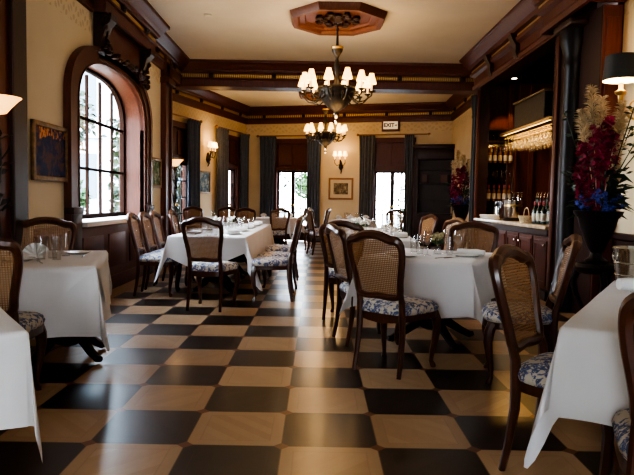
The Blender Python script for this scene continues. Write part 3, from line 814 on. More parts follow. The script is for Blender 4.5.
# ---- hanging rack with glasses
RK = thing('glass_rack', 'brass hanging glass rack with lit rim, suspended over the bar counter', 'glass rack', (3.48, 9.70, 2.36))
mb = MB(); RW, RL = .56, 2.3
for x in (-RW / 2, RW / 2): mb.box((x, 0, .05), (.025, RL, .04), 0, .008)
for y in (-RL / 2, RL / 2): mb.box((0, y, .05), (RW, .025, .04), 0, .008)
for i in range(5): mb.box((-RW / 2 + .07 + i * .105, 0, -.01), (.012, RL, .012))
mb.build('rim', 'brass', RK, 0)
MB().box((0, 0, .085), (RW + .02, RL + .02, .02), 0, .005).build('top_board', 'mahogany_dark', RK, 0)
for y in (-1.0, 1.0): MB().tube([(0, y, .09), (0, y, 3.44 - 2.36)], .009, 6).build('hanger', 'bronze', RK)
MB().box((-RW / 2 + .05, 0, .055), (.03, RL - .1, .02)).build('light_strip', 'shade_glow', RK, 0)
HB = thing('extractor_box', 'dull brass box standing on top of the hanging glass rack', 'box', (3.46, 9.6, 2.456))
MB().box((0, 0, .2), (.42, 1.35, .40), 0, .012).build('casing', 'bronze', HB, 0)
MB().box((0, 0, .415), (.46, 1.40, .03), 0, .008).build('lid', 'frame_gold', HB, 0)
g0 = None
for j in range(4):
    for i in range(14):
        m = None
        if g0 is None:
            p = [(.034, .0), (.006, -.008), (.004, -.085), (.012, -.095), (.034, -.125), (.042, -.16), (.040, -.19), (.033, -.22)]
            g0 = MB().shell(p, seg=12).build('hanging_glass', 'glow_glass'); o = g0
            tag(o, 'clear stemmed glass hanging upside down from the lit bar rack', 'glass', 'glasses hanging from the bar rack')
        else: o = g0.copy(); COL.objects.link(o)
        o.location = (3.48 - RW / 2 + .07 + j * .14, 9.70 - 1.06 + i * .163, 2.36 - .018)
# ---- things on the counter (z = .95)
CZ = .952
def stack_item(name, label, cat, loc, size, rz, mat, n):
    for i in range(n):
        o = MB().box((0, 0, size[2] / 2), size, 0, size[2] * .4).build(name, mat, None, 40, loc=(loc[0] + random.uniform(-.005, .005), loc[1], loc[2] + i * size[2] * 1.02), rz=rz)
        tag(o, label[i] if isinstance(label, list) else label, cat)
stack_item('folded_towel', ['white folded towel on the bar counter, bottom of the pair', 'white folded towel on the bar counter, top of the pair'], 'towel', (2.96, 10.5, CZ), (.22, .46, .035), .0, 'linen_white', 2)
t = thing('glass_vase', 'pale green glass cylinder vase on the bar counter behind the towels', 'vase', (3.18, 10.75, CZ)); 
MB().shell([(0, .01), (.085, .01), (.085, 0), (.09, .02), (.09, .30)], seg=20).build('vessel', 'glass', t)
MB().lathe([(0, .02), (.075, .02), (.075, .2), (0, .2)], seg=20).build('water', 'silver', t)
t = thing('drink_dispenser', 'large silver and glass drink cooler on the bar counter', 'drink cooler', (3.06, 9.55, CZ))
MB().lathe([(.15, 0), (.155, .015), (.14, .04), (.13, .05), (0, .05)], seg=24).build('base', 'ebony', t)
MB().lathe([(.135, .05), (.138, .06), (.138, .30), (.142, .32), (0, .32)], seg=24).build('vessel', 'silver', t)
MB().shell([(.13, .32), (.13, .44), (.136, .45)], seg=24).build('glass_top', 'glass', t)
MB().shell([(.1395, .22), (.1395, .25)], seg=24).build('band', 'brass', t)
t = thing('bread_basket', 'small pale wicker basket with hoop handle on the bar counter', 'basket', (2.95, 8.62, CZ))
MB().shell([(0, .006), (.075, .006), (.08, .0), (.10, .06), (.115, .095), (.12, .10), (.105, .09), (.085, .03), (0, .02)], seg=22).build('bowl', 'wicker', t)
MB().tube([(.0, .11 * cos(a), .095 + .12 * sin(a)) for a in [i * pi / 12 for i in range(13)]], .006, 6).build('handle', 'wicker', t)
bw = bottle('wine_bottle', 'dark wine bottle with white label, in the row at the pier end of the counter', (2.95, 8.28, CZ), 'bottle_green', .038, .30, group='white-labelled bottles on the counter')
for (x, y) in ((2.96, 8.15), (2.97, 8.02), (3.08, 8.1)): dup(bw, (x, y, CZ))
bs = bottle('spirit_bottle', 'dark spirit bottle with silver pour spout, at the back of the counter', (3.30, 9.15, CZ), 'bottle_green', .036, .36, lab=False, group='spirit bottles with pour spouts', spout=True)
for (x, y) in ((3.32, 8.95), (3.30, 8.78), (3.33, 8.62), (3.22, 9.0), (3.22, 8.82), (3.3, 10.1), (3.3, 10.3), (3.18, 10.25)): dup(bs, (x, y, CZ))

# wall lamp with black shade
t = thing('wall_lamp', 'wall lamp with black drum shade on a brass arm, above the flowers', 'wall lamp', (RX, 5.85, 2.28))
cxo = -.27
MB().shell([(.165, .12), (.15, .34), (.148, .35)], (cxo, 0, 0), 28).build('lamp_shade', 'black_shade', t)
MB().shell([(.162, .121), (.147, .345)], (cxo, 0, 0), 28).build('shade_lining', 'shade_glow', t)
MB().lathe([(0, -.10), (.02, -.08), (.025, -.02), (.05, .0), (.055, .02), (.03, .03), (.022, .04), (.022, .10), (0, .10)], (cxo, 0, 0), 16).build('candle_cup', 'brass', t)
mb = MB().tube([(0, 0, -.15), (-.08, 0, -.25), (-.18, 0, -.22), (cxo, 0, -.10), (cxo, 0, -.06)], [.016, .014, .013, .012, .012], 8)
mb.tube([(-.12 + .06 * cos(a), 0, -.12 + .06 * sin(a)) for a in [i * .6 for i in range(9)]], .008, 6)
for k in range(5): mb.leaf((-.05 - .04 * k, 0, -.2), (random.uniform(-1, 1), random.uniform(-.6, .6), .5), .09, .02)
mb.build('arm', 'brass', t)
MB().lathe([(0, -.30), (.03, -.28), (.06, -.18), (.05, -.06), (.02, 0), (0, .02)], (-.012, 0, 0), 14).build('back_plate', 'brass', t)

# ------------------------------------------------------------------ flowers on pedestals
def pedestal_flowers(loc, sc, where, dark):
    t = thing('urn_pedestal', 'dark carved urn on a tall scroll-legged stand ' + where, 'pedestal', loc)
    t.scale = (sc, sc, sc)
    MB().lathe([(0, .70), (.09, .70), (.10, .72), (.06, .75), (.05, .79), (.08, .84), (.115, .92), (.15, 1.02), (.17, 1.10), (.205, 1.14), (.215, 1.17), (.19, 1.17), (.15, 1.10), (0, 1.08)], seg=26).build('urn', 'ebony', t)
    MB().lathe([(0, .60), (.14, .60), (.17, .62), (.19, .66), (.17, .69), (.12, .70), (0, .70)], seg=24).build('stand_top', 'ebony', t)
    for k in range(3):
        a = k * 2 * pi / 3 + .5; d = lambda r, z: (r * cos(a), r * sin(a), z)
        MB().tube([d(.15, .62), d(.19, .52), d(.16, .40), d(.09, .26), d(.08, .16), d(.13, .07), d(.20, .03), d(.21, .0)], [.035, .032, .026, .02, .019, .022, .025, .02], 8).build('leg', 'ebony', t)
    MB().lathe([(0, .10), (.08, .10), (.09, .12), (.05, .14), (0, .14)], seg=18).build('stretcher', 'ebony', t)
    f = thing('flower_arrangement', 'magenta blooms, pale plumes and blue hydrangeas in the urn ' + where, 'flowers', loc); f.scale = (sc, sc, sc)
    for k in range(9):
        a = k * .8 + .3; r = .17 if k % 3 else .08; z = 1.20 + .05 * (k % 3)
        mb = MB()
        for q in range(26):
            v = V((random.gauss(0, 1), random.gauss(0, 1), random.gauss(0, 1))).normalized() * .062
            mb.blob((r * cos(a) + v.x, r * sin(a) + v.y, z + v.z * .8), .018, 1, .3)
        mb.build('hydrangea', 'hydrangea', f)
    mb = MB()
    for q in range(150):
        a = random.uniform(0, 6.28); r = random.uniform(.02, .17); z = random.uniform(1.12, 1.5)
        mb.leaf((r * cos(a), r * sin(a), z), (cos(a), sin(a), random.uniform(-.3, 1.2)), random.uniform(.10, .2), .022, .3)
    for q in range(9):
        a = random.uniform(0, 6.28); tip = (.34 * cos(a), .34 * sin(a), random.uniform(1.5, 2.1))
        mb.tube([(0, 0, 1.1), (.12 * cos(a), .12 * sin(a), 1.45), tip], .005, 5)
        for w in range(14):
            u = random.uniform(.35, 1); mb.leaf((tip[0] * u, tip[1] * u, 1.1 + (tip[2] - 1.1) * u), (random.uniform(-1, 1), random.uniform(-1, 1), .2), .07, .016)
    mb.build('foliage', 'leaf_dark', f)
    stalks = [(-.20, -.05, 1.78), (-.12, -.14, 1.92), (-.02, -.16, 1.98), (.06, -.12, 1.85), (-.16, .05, 1.60), (-.24, -.10, 1.55), (.02, .05, 1.95), (-.10, -.18, 1.70), (.10, -.02, 1.80), (-.15, -.16, 1.45)]
    for (x, y, z) in stalks:
        mb = MB().tube([(x * .1, y * .1, 1.1), (x * .6, y * .6, 1.1 + (z - 1.1) * .6), (x, y, z)], .005, 5)
        for q in range(34):
            u = random.uniform(0, 1); zz = z - .28 * u; rr = .02 + .055 * u
            a = random.uniform(0, 6.28); mb.leaf((x * (1 - .25 * u), y * (1 - .25 * u), zz), (cos(a), sin(a), random.uniform(-.3, .6)), .05 + rr * .55, .026, .3)
            mb.leaf((x * (1 - .25 * u) + rr * cos(a) * .6, y * (1 - .25 * u) + rr * sin(a) * .6, zz), (random.uniform(-1, 1), random.uniform(-1, 1), .4), .05, .024, .2)
        mb.build('bloom_stalk', 'magenta', f)
    for (x, y, z, L) in ((-.10, .02, 2.28, .50), (-.20, -.02, 2.06, .36), (.14, -.08, 2.12, .50), (.22, .06, 2.0, .5), (.04, .1, 2.2, .45)):
        mb = MB().tube([(0, 0, 1.1), (x * .5, y * .5, 1.1 + (z - 1.1) * .5), (x, y, z)], .005, 5)
        for q in range(300):
            u = random.uniform(0, 1); a = random.uniform(0, 6.28); b = V((x * (1 - .3 * u), y * (1 - .3 * u), z - L * u)); rr = .015 + .085 * sin(pi * min(1, u * .8 + .12))
            mb.leaf(b, (cos(a), sin(a), 1.1), rr + .03, .006, .35)
        mb.build('plume', 'plume', f)
pedestal_flowers((2.55, 5.55, 0), 1.0, 'by the wall lamp', False)
pedestal_flowers((3.0, 12.75, 0), 1.0, 'beyond the bar', True)

# dark bookcase
t = thing('bookcase', 'tall dark bookcase against the far wall next to the exit sign door', 'bookcase', far(5.62, 0, .0), FRZ)
W_, H_, D_ = 1.12, 2.76, .36
mb = MB()
for s in (-1, 1): mb.box((s * (W_ / 2 - .05), -D_ / 2, H_ / 2), (.10, D_, H_), 0, .008)
mb.box((0, -.02, H_ / 2), (W_ - .1, .03, H_)); mb.build('carcass', 'mahogany_dark', t, 0)
mb = MB().box((0, -D_ / 2 - .01, H_ - .06), (W_ + .10, D_ + .08, .12), 0, .02).box((0, -D_ / 2, H_ - .25), (W_, D_, .30), 0, .01); mb.build('cornice', 'mahogany_dark', t)
for z in (.9, 1.3, 1.72, 2.1): MB().box((0, -D_ / 2, z), (W_ - .2, D_ - .04, .03)).build('shelf', 'mahogany_dark', t, 0)
for s in (-1, 1):
    d = MB().box((s * .24, -D_ + .012, .46), (.46, .024, .82), 0, .006).box((s * .24, -D_ - .002, .46), (.32, .012, .66), 0, .004).build('door', 'mahogany_dark', t, 0)
    MB().blob((s * .05, -D_ - .012, .5), .016, 1, 0).build('knob', 'brass', d)
for i, s in enumerate((-.3, .22)):
    p = far(5.62 + s, 1.745, .2)
    o = MB().box((0, 0, .10), (.16 if i == 0 else .20, .14, .20), 0, .01).box((0, 0, .205), (.17 if i == 0 else .21, .15, .015), 0, .004).build('storage_box', 'book_red', None, 0, loc=p, rz=FRZ)
    tag(o, 'dull red box on the bookcase shelf, ' + ('the one closer to the door' if i == 0 else 'the wider one'), 'box')

# ------------------------------------------------------------------ chairs
def chair_back_outline():
    half = [(0, .565), (.09, .558), (.150, .565), (.172, .595), (.178, .66), (.192, .74), (.207, .82), (.213, .89), (.203, .935), (.178, .958), (.145, .962), (.11, .975), (.06, .992), (0, .998)]
    def cr(p, n):   # catmull-rom
        out = []
        for i in range(len(p) - 1):
            a = p[max(i - 1, 0)]; b = p[i]; c = p[i + 1]; d = p[min(i + 2, len(p) - 1)]
            for k in range(n):
                t = k / n; t2, t3 = t * t, t ** 3
                out.append(tuple(.5 * (2 * b[q] + (c[q] - a[q]) * t + (2 * a[q] - 5 * b[q] + 4 * c[q] - d[q]) * t2 + (3 * b[q] - a[q] - 3 * c[q] + d[q]) * t3) for q in (0, 1)))
        out.append(p[-1]); return out
    r = cr(half, 3)
    return r
RH = chair_back_outline()
def by(x, z): return -.215 - .135 * max(0, (z - .45)) / .55 + .45 * x * x
def make_chair(label):
    t = thing('dining_chair', label, 'chair', (0, 0, 0), 0, 'cane-back dining chairs')
    loop = [(x, by(x, z), z) for x, z in RH] + [(-x, by(x, z), z) for x, z in RH[-2:0:-1]]
    n = len(loop); rad = []
    for p in loop: rad.append(.024 if p[2] < .9 else .024 + .009 * min(1, (p[2] - .9) / .06))
    mb = MB().tube(loop, rad, 8, True, 1.0)
    for k in range(5): mb.blob(((k - 2) * .022, by(0, .99) + .016, 1.003 - abs(k - 2) * .004), .016, 1, .1)
    mb.build('back_frame', 'chair_wood', t)
    # cane panel
    zs = [.575 + (.975 - .575) * i / 14 for i in range(15)]
    def hw(z):
        c = [x for x, zz in RH if abs(zz - z) < .02 and x > .0]
        best = 0
        for (x0, z0), (x1, z1) in zip(RH, RH[1:]):
            if (z0 - z) * (z1 - z) <= 0 and abs(z1 - z0) > 1e-6: best = max(best, x0 + (x1 - x0) * (z - z0) / (z1 - z0))
        return best
    ws = [max(.02, hw(z) - .008) for z in zs]
    vs = []; fs = []
    for z, w in zip(zs, ws):
        for i in range(9): x = w * (i / 4 - 1); vs.append((x, by(x, z), z))
    for j in range(14):
        for i in range(8): fs.append((j * 9 + i, j * 9 + i + 1, (j + 1) * 9 + i + 1, (j + 1) * 9 + i))
    MB().add(vs, fs).build('cane_panel', 'cane', t)
    # seat
    def outline(g=0, n=32):
        pts = []
        for i in range(n):
            a = 2 * pi * i / n; e = .45
            ca, sa = cos(a), sin(a); y = .228 * (abs(sa) ** e) * (1 if sa > 0 else -1)
            w = .245 + (.035 * (y / .225))
            x = w * (abs(ca) ** e) * (1 if ca > 0 else -1)
            y += .02 * (1 - (x / .25) ** 2) if y > 0 else 0
            pts.append((x * (1 + g / .25), y * (1 + g / .22)))
        return pts
    ring = []
    for g, z in ((-.01, .425), (.0, .44), (.006, .46), (-.004, .485), (-.03, .503), (-.08, .515), (-.15, .522)): ring.append([(x, y, z) for x, y in outline(g)])
    vs = [p for r in ring for p in r]; fs = []; n = 32
    for j in range(len(ring) - 1):
        for i in range(n): i2 = (i + 1) % n; fs.append((j * n + i, j * n + i2, (j + 1) * n + i2, (j + 1) * n + i))
    fs.append(tuple(range(n))[::-1]); fs.append(tuple((len(ring) - 1) * n + i for i in range(n)))
    MB().add(vs, fs).build('seat', 'toile', t, 60)
    MB().prism(outline(-.004), lambda a, b, d: (a, b, d - (.0 if d > .4 else .012 * cos(a * 14))), .432, .375).build('seat_rail', 'chair_wood', t)
    for s in (-1, 1):
        MB().tube([(s * .215, .185, .42), (s * .228, .205, .36), (s * .232, .212, .30), (s * .222, .20, .2), (s * .208, .186, .11), (s * .203, .184, .05), (s * .212, .198, .018), (s * .214, .204, .0)], [.034, .036, .032, .025, .019, .016, .022, .019], 8).build('leg', 'chair_wood', t)
    for s in (-1, 1):
        MB().tube([(s * .186, -.255, 0), (s * .184, -.228, .14), (s * .180, -.208, .30), (s * .176, -.208, .42), (s * .174, by(.17, .52) + .004, .52), (s * .175, by(.17, .60), .60)], [.016, .019, .023, .025, .023, .018], 8).build('leg', 'chair_wood', t)
    return t
CHAIRS = [
    (-1.17, 6.79, 10, 1, 'cane-back chair at the near end of the long table by the arched window'),
    (-2.00, 7.68, 88, 1, 'first cane-back chair in the row between the arched window and the long table'),
    (-2.00, 8.20, 92, 1, 'second cane-back chair in the row between the arched window and the long table'),
    (-2.00, 8.72, 90, 1, 'third cane-back chair in the row between the arched window and the long table'),
    (-1.98, 9.72, 90, 1, 'cane-back chair beyond the window, last along the window side of the long table'),
    (-.55, 7.44, -92, 1, 'first cane-back chair on the aisle side of the long table by the window'),
    (-.54, 8.14, -86, 1, 'second cane-back chair on the aisle side of the long table by the window'),
    (-.54, 9.35, -90, 1, 'third cane-back chair on the aisle side of the long table by the window'),
    (-1.9, 3.54, -14, 1, 'cane-back chair cropped by the picture edge, pushed to the table with the napkin fans'),
    (-2.40, 5.28, 164, 1.16, 'wide round-shouldered cane chair against the wall behind the table with napkin fans'),
    (.59, 4.46, 38, 1, 'cane-back chair with floral seat seen from behind in the middle of the room'),
    (.46, 5.32, 74, 1, 'cane-back chair at the aisle corner of the table with the posy of yellow flowers'),
    (.33, 6.38, 16, 1, 'cane-back chair at the aisle end of the long table with white posies'),
    (1.52, 6.05, 200, 1.08, 'round-topped cane chair behind the posy table, facing out from the bar counter'),
    (1.42, 4.22, -76, 1, 'cane-back chair seen edge-on in front of the flower pedestal'),
    (1.185, 2.72, 130, 1, 'cane-back chair tucked under the white cloth of the table with the silver bucket'),
    (1.235, 1.90, 30, 1, 'dark cane-back chair cropped by the picture edge, in front of the silver bucket table'),
    (1.52, 7.75, -118, 1, 'pale cane chair on the bar side of the table with white posies, first of two'),
    (1.50, 9.65, -112, 1, 'pale cane chair on the bar side of the table with white posies, second of two'),
    (-.93, 13.6, -22, 1, 'cane chair in front of the small table before the far blue curtains'),
    (-.05, 14.9, -80, 1, 'dark chair silhouetted against the far curtain'),
    (.08, 13.7, 70, 1, 'cane chair facing the far table heaped with napkins, with its white seat in the aisle'),
    (.15, 15.3, 100, 1, 'cane chair below the framed brown print'),
    (-2.75, 13.7, 160, 1, 'dark chair below the taupe curtain, first of two at the side wall'),
    (-2.15, 13.85, 190, 1, 'dark chair below the small blue picture, second of two at the side wall'),
    (-1.55, 13.0, 176, 1, 'reddish chair at the far end of the long table by the window'),
    (1.75, 14.4, 205, 1, 'dark chair silhouetted against the glazed door under the exit sign'),
]
base = None
for x, y, az, sc, lab in CHAIRS:
    if base is None: base = make_chair(lab); base.location = (x, y, 0); base.rotation_euler = (0, 0, -radians(az))
    else: dup(base, (x, y, 0), -radians(az), lab, None, (sc, 1, 1) if sc != 1 else None)

# ------------------------------------------------------------------ tables and cloths
TZ = .755
def cloth(a, b, dr, label, name='tablecloth', seed=0, tips=(1, 1, 1, 1), twist=(.3, -.3, .3, -.3), mat='linen', tipw=.36, tiplen=None, peak=1.0, tpk=1.0):
    """dr: function (side, v in -1..1) -> hanging length; sides 0 +x, 1 +y, 2 -x, 3 -y"""
    rnd = random.Random(seed); mb = MB(); R = .018
    ph = [rnd.uniform(0, 6) for _ in range(4)]
    def hang(s):         # s length along cloth past the table edge -> (out, drop)
        if s < R * pi / 2: return R * sin(s / R) , R * (1 - cos(s / R))
        return R + (s - R * pi / 2) * .05, R + (s - R * pi / 2)
    dims = [a, b, a, b]; lens = [b, a, b, a]; nrm = [V((1, 0, 0)), V((0, 1, 0)), V((-1, 0, 0)), V((0, -1, 0))]; tan = [V((0, 1, 0)), V((-1, 0, 0)), V((0, -1, 0)), V((1, 0, 0))]
    ns = 18
    mb.grid(lambda u, v: ((2 * u - 1) * a, (2 * v - 1) * b, 0), ns, ns)
    SS = [0, .008, .016, .026] 
    def ladder(L, n=12): return [0, .01, .02, .03] + [.03 + (L - .03) * (i / n) for i in range(1, n + 1)]
    for sd in range(4):
        rows = []
        for i in range(ns + 1):
            v = 2 * i / ns - 1; L = dr(sd, v)
            col = []
            for s in ladder(L):
                o, d = hang(s); rip = (1 - abs(v) ** 5) * s * .10 * sin(v * lens[sd] * 9 + ph[sd] + s * 2) 
                p = nrm[sd] * (dims[sd] + o + rip * .8) + tan[sd] * (v * lens[sd]) - V((0, 0, d)); col.append(p)
            rows.append(col)
        k = len(rows[0]); vs = [p for c in rows for p in c]; fs = [(i * k + j, i * k + j + 1, (i + 1) * k + j + 1, (i + 1) * k + j) for i in range(ns) for j in range(k - 1)]
        mb.add(vs, fs)
        # corner after this side (between sd and sd+1)
        s2 = (sd + 1) % 4; L1 = dr(sd, 1); L2 = dr(s2, -1); cp = nrm[sd] * dims[sd] + nrm[s2] * dims[s2]
        nf = 16; rows = []
        for i in range(nf + 1):
            q = i / nf; th = q * pi / 2
            ex = 1 / max(cos(th) / L1, sin(th) / L2); ex = min(ex, tips[sd] * sqrt(L1 * L1 + L2 * L2))
            if tiplen and tiplen[sd]: ex = L1 * (1 - q) + L2 * q + tiplen[sd] * sin(pi * q ** tpk) ** 2
            n1 = (nrm[sd] * cos(th) + nrm[s2] * sin(th)); dg = (nrm[sd] + nrm[s2]).normalized()
            dg = Matrix.Rotation(twist[sd], 3, 'Z') @ dg; pd = V((-dg.y, dg.x, 0))
            tw = tipw[sd] if hasattr(tipw, '__len__') else tipw; wing = sin(pi * q ** peak) ** 1.3; sw = sin(2 * pi * q)
            col = []
            for s in ladder(ex):
                o, d = hang(s); e = max(0, s - .02)
                off = n1 * o + dg * (wing * e * tw) + pd * (sw * e * .09)
                dd = d - e + e * sqrt(max(.3, 1 - (wing * tw) ** 2)) if s > .03 else d
                col.append(cp + off - V((0, 0, dd)))
            rows.append(col)
        k = len(rows[0]); vs = [p for c in rows for p in c]; fs = [(i * k + j, i * k + j + 1, (i + 1) * k + j + 1, (i + 1) * k + j) for i in range(nf) for j in range(k - 1)]
        mb.add(vs, fs)
    o = mb.build(name, mat, None, 80, weld=3e-4)
    return o
def place_cloth(o, x, y, rz, label, cat='tablecloth', z=TZ):
    o.location = (x, y, z + .004); o.rotation_euler = (0, 0, rz); tag(o, label, cat); return o
def table(x, y, rz, a, b, label, npd=1, feet=.34, ox=0):
    t = thing('dining_table', label, 'table', (x, y, 0), rz)
    MB().box((0, 0, TZ - .018), (2 * a - .02, 2 * b - .02, .034), 0, .012).build('tabletop', 'tabletop_wood', t, 0)
    for k in range(npd):
        yy = 0 if npd == 1 else (k - (npd - 1) / 2) * (2 * b / npd) 
        MB().lathe([(.055, .10), (.10, .12), (.115, .17), (.10, .22), (.065, .27), (.06, .32), (.085, .40), (.07, .50), (.05, .56), (.06, .64), (.10, .70), (.10, TZ - .04), (0, TZ - .04)], (ox, yy, 0), 18).build('pedestal', 'ebony', t)
        for q in range(4):
            an = q * pi / 2 + pi / 4; d = lambda r, z: (ox + r * cos(an), yy + r * sin(an), z)
            MB().tube([d(.03, .19), d(.14, .17), d(feet * .7, .08), d(feet * .92, .035), d(feet, .04)], [.045, .042, .034, .03, .024], 8, up=(0, 0, 1)).build('foot', 'ebony', t)
    return t
R_ = radians
# A: table with napkin fans by the painting
A = (-2.06, 4.51, R_(16))
table(*A[:2], A[2], .42, .62, 'pedestal table under white cloth near the dark blue painting', 1, .34, .2)
dA = lambda s, v: {0: .46, 1: .26, 2: .22, 3: .47}[s]
place_cloth(cloth(.43, .63, dA, '', seed=1, tips=(.8, .7, .9, .86), twist=(.2, 0, 0, .3), tipw=.13), *A, 'white tablecloth on the table with napkin fans near the dark blue painting')
def topper(a, b, dr, label, T, seed):
    mb = MB(); n = 24
    g = .007
    mb.grid(lambda u, v: ((2 * u - 1) * (a + g), (2 * v - 1) * (b + g), 0), n, n)
    nrm = [V((1, 0, 0)), V((0, 1, 0)), V((-1, 0, 0)), V((0, -1, 0))]; tan = [V((0, 1, 0)), V((-1, 0, 0)), V((0, -1, 0)), V((1, 0, 0))]; dm = [a + g, b + g, a + g, b + g]; ln = [b + g, a + g, b + g, a + g]
    for sd in range(4):
        rows = []
        for i in range(n + 1):
            v = 2 * i / n - 1; L = dr(sd, v) * (1 - abs(v)) + .002
            rows.append([nrm[sd] * (dm[sd] + (.018 + .05 * L * t + .004 * (1 - abs(v))) * min(1, t * L / .02)) + tan[sd] * (v * ln[sd]) - V((0, 0, L * t)) for t in [0, .03, .06, .1, .2, .35, .5, .65, .8, .9, 1]])
        k = len(rows[0]); mb.add([p for c in rows for p in c], [(i * k + j, i * k + j + 1, (i + 1) * k + j + 1, (i + 1) * k + j) for i in range(n) for j in range(k - 1)])
    o = mb.build('table_topper', 'linen', None, 60, weld=2e-4)
    return place_cloth(o, *T, label, 'tablecloth', TZ + .003)
topper(.43, .63, lambda s, v: .40 if s in (0, 3) else .2, 'white overlay cloth with a hanging point, on the table with napkin fans', A, 1)
# C: corner of a table at the picture edge
Cc = (-1.71, 2.20, R_(36))
table(*Cc[:2], Cc[2], .48, .48, 'table under white cloth mostly outside the picture, in front of the napkin fan table')
place_cloth(cloth(.5, .5, lambda s, v: .34, '', seed=2, tips=(1, 1, 1, 1), twist=(.2, 0, 0, .2), tipw=.05), *Cc, 'corner of a white tablecloth jutting in beside the cropped cane chair')
# D: long table by the window
D = (-1.34, 9.4, 0)
table(-1.34, 9.4, 0, .45, 1.98, 'long dark pedestal table under white cloth beside the arched window', 3)
dD = lambda s, v: {0: .44, 1: .4, 2: .235 + .0 * v, 3: .44 - .20 * abs(v + .15)}[s]
place_cloth(cloth(.46, 2.0, dD, '', seed=3, twist=(0, 0, -.12, .35), tipw=(.2, .2, .26, .34), tiplen=(0, 0, .34, .36)), *D, 'long white tablecloth on the table beside the arched window')
# E: table with posy of yellow flowers
E_ = (1.03, 5.36, R_(-27))
table(*E_[:2], E_[2], .44, .53, 'pedestal table under white cloth with the posy of yellow flowers', 1, .42)
dE = lambda s, v: {0: .40, 1: .3, 2: .33, 3: .47 - .05 * v * v}[s]
place_cloth(cloth(.45, .55, dE, '', seed=4, tips=(.7, .7, 1, 1), twist=(.2, 0, -.2, .35), tipw=.3), *E_, 'white tablecloth with pointed corner folds on the table with yellow posy')
topper(.45, .55, lambda s, v: .36 if s in (0, 3) else .2, 'white overlay cloth with hanging points, on the table with yellow posy', E_, 2)
# G: long table with white posies
G = (.82, 8.95, R_(-2))
table(*G[:2], G[2], .43, 1.65, 'long table under white cloth with two white posies, behind the yellow posy table', 2)
place_cloth(cloth(.44, 1.67, lambda s, v: .3, '', seed=5, tips=(.8, .8, .8, .8)), *G, 'white tablecloth on the long table with two white posies')
# H: table with the silver bucket
hr = R_(-32); hx, hy = V((cos(hr), sin(hr))), V((-sin(hr), cos(hr))); hc = V((.96, 2.33)) + hx * .5 + hy * .86
H = (hc.x, hc.y, hr)
table(*H[:2], hr, .48, .84, 'table under white cloth carrying the silver wine bucket', 2)
dH = lambda s, v: {0: .35, 1: .3, 2: .22 + .16 * max(0, v - .3), 3: .36}[s]
place_cloth(cloth(.5, .86, dH, '', seed=6, tips=(.8, .8, 1.35, .9), twist=(0, 0, .35, 0), tipw=.30, tiplen=(0, 0, .22, 0), peak=.75, tpk=2.2), *H, 'white tablecloth with long hanging corner, under the silver wine bucket')
# far tables
FT = [(-1.0, 15.35, 'small white-clothed table before the far blue curtains', 1), (.85, 14.6, 'white-clothed table heaped with napkins below the framed brown print', 1), (-2.4, 14.85, 'white-clothed table by the side wall below the small blue picture', 1)]
for i, (x, y, lab, n) in enumerate(FT):
    table(x, y, FRZ, .45, .45, lab.replace('white-clothed table', 'dark pedestal table under a white cloth'))
    place_cloth(cloth(.46, .46, lambda s, v: .38, '', seed=10 + i), x, y, FRZ, lab.replace('small ', '').replace('white-clothed table', 'white tablecloth on the table'))

# ------------------------------------------------------------------ things on tables
TT = TZ + .0085
def on(T, u, v): c, s = cos(T[2]), sin(T[2]); return (T[0] + c * u - s * v, T[1] + s * u + c * v, TT)
gproto = {}
def put_glass(kind, loc, label, group):
    if kind not in gproto:
        o = glass_mesh(kind).build({'wine': 'wine_glass', 'tumbler': 'water_glass', 'flute': 'champagne_flute'}[kind], 'glass'); gproto[kind] = o
    else: o = gproto[kind].copy(); COL.objects.link(o)
    o.location = loc; tag(o, label, 'glass', group); return o
pproto = None
def put_plate(loc, label, sc=1, group='plates'):
    global pproto
    if pproto is None:
        pproto = MB().lathe([(0, .004), (.075, .004), (.085, .002), (.088, .004), (.125, .018), (.130, .019), (.128, .022), (.088, .010), (0, .008)], seg=28).build('plate', 'porcelain'); o = pproto
    else: o = pproto.copy(); COL.objects.link(o)
    o.location = loc; o.scale = (sc, sc, 1); tag(o, label, 'plate', group); return o
def napkin_fan(loc, label, rz=0, name='folded_napkin'):
    mb = MB(); n = 12
    mb.grid(lambda u, v: ((.015 + .085 * v) * sin((u - .5) * 2.3), (.012 if int(round(u * n)) % 2 else -.012) * (1 - .3 * v) + .02 * v, .012 + (.015 + .085 * v) * cos((u - .5) * 2.3)), n, 4)
    mb.box((0, 0, .012), (.10, .07, .022), 0, .008)
    tag(mb.build(name, 'linen_white', None, 30, loc=loc, rz=rz), label, 'napkin')
def napkin_roll(loc, label, rz=0, L=.2, r=.028, name='rolled_napkin'):
    mb = MB().tube([(-L / 2 + L * i / 6, 0, r + .002 * sin(i * 2)) for i in range(7)], [r * .9, r, r * 1.04, r, r * 1.03, r, r * .9], 12)
    tag(mb.build(name, 'linen_white', None, 60, loc=loc, rz=rz), label, 'napkin')
def posy(loc, label, col='white_petal', n=7, spread=.06, h=.15, vase='glass'):
    t = thing('posy', label, 'flowers', loc)
    MB().shell([(0, .004), (.03, .004), (.034, .0), (.036, .04), (.024, .085), (.03, .10)], seg=14).build('vase', 'glass', t)
    lf = MB()
    for k in range(14): a = random.uniform(0, 6.28); lf.leaf((0, 0, .085), (cos(a), sin(a), random.uniform(.5, 1.5)), .09, .014, .2)
    lf.build('foliage', 'leaf', t)
    for k in range(n):
        a = k * 2.4; r = spread * sqrt(k / n); z = h + random.uniform(-.015, .03) - r * .3
        b = MB().tube([(0, 0, .07), (r * cos(a), r * sin(a), z)], .0025, 5)
        for q in range(9):
            v = V((random.gauss(0, 1), random.gauss(0, 1), random.gauss(0, 1))).normalized() * .018; b.blob((r * cos(a) + v.x, r * sin(a) + v.y, z + v.z), .013, 1, .25)
        b.build('bloom', col, t)
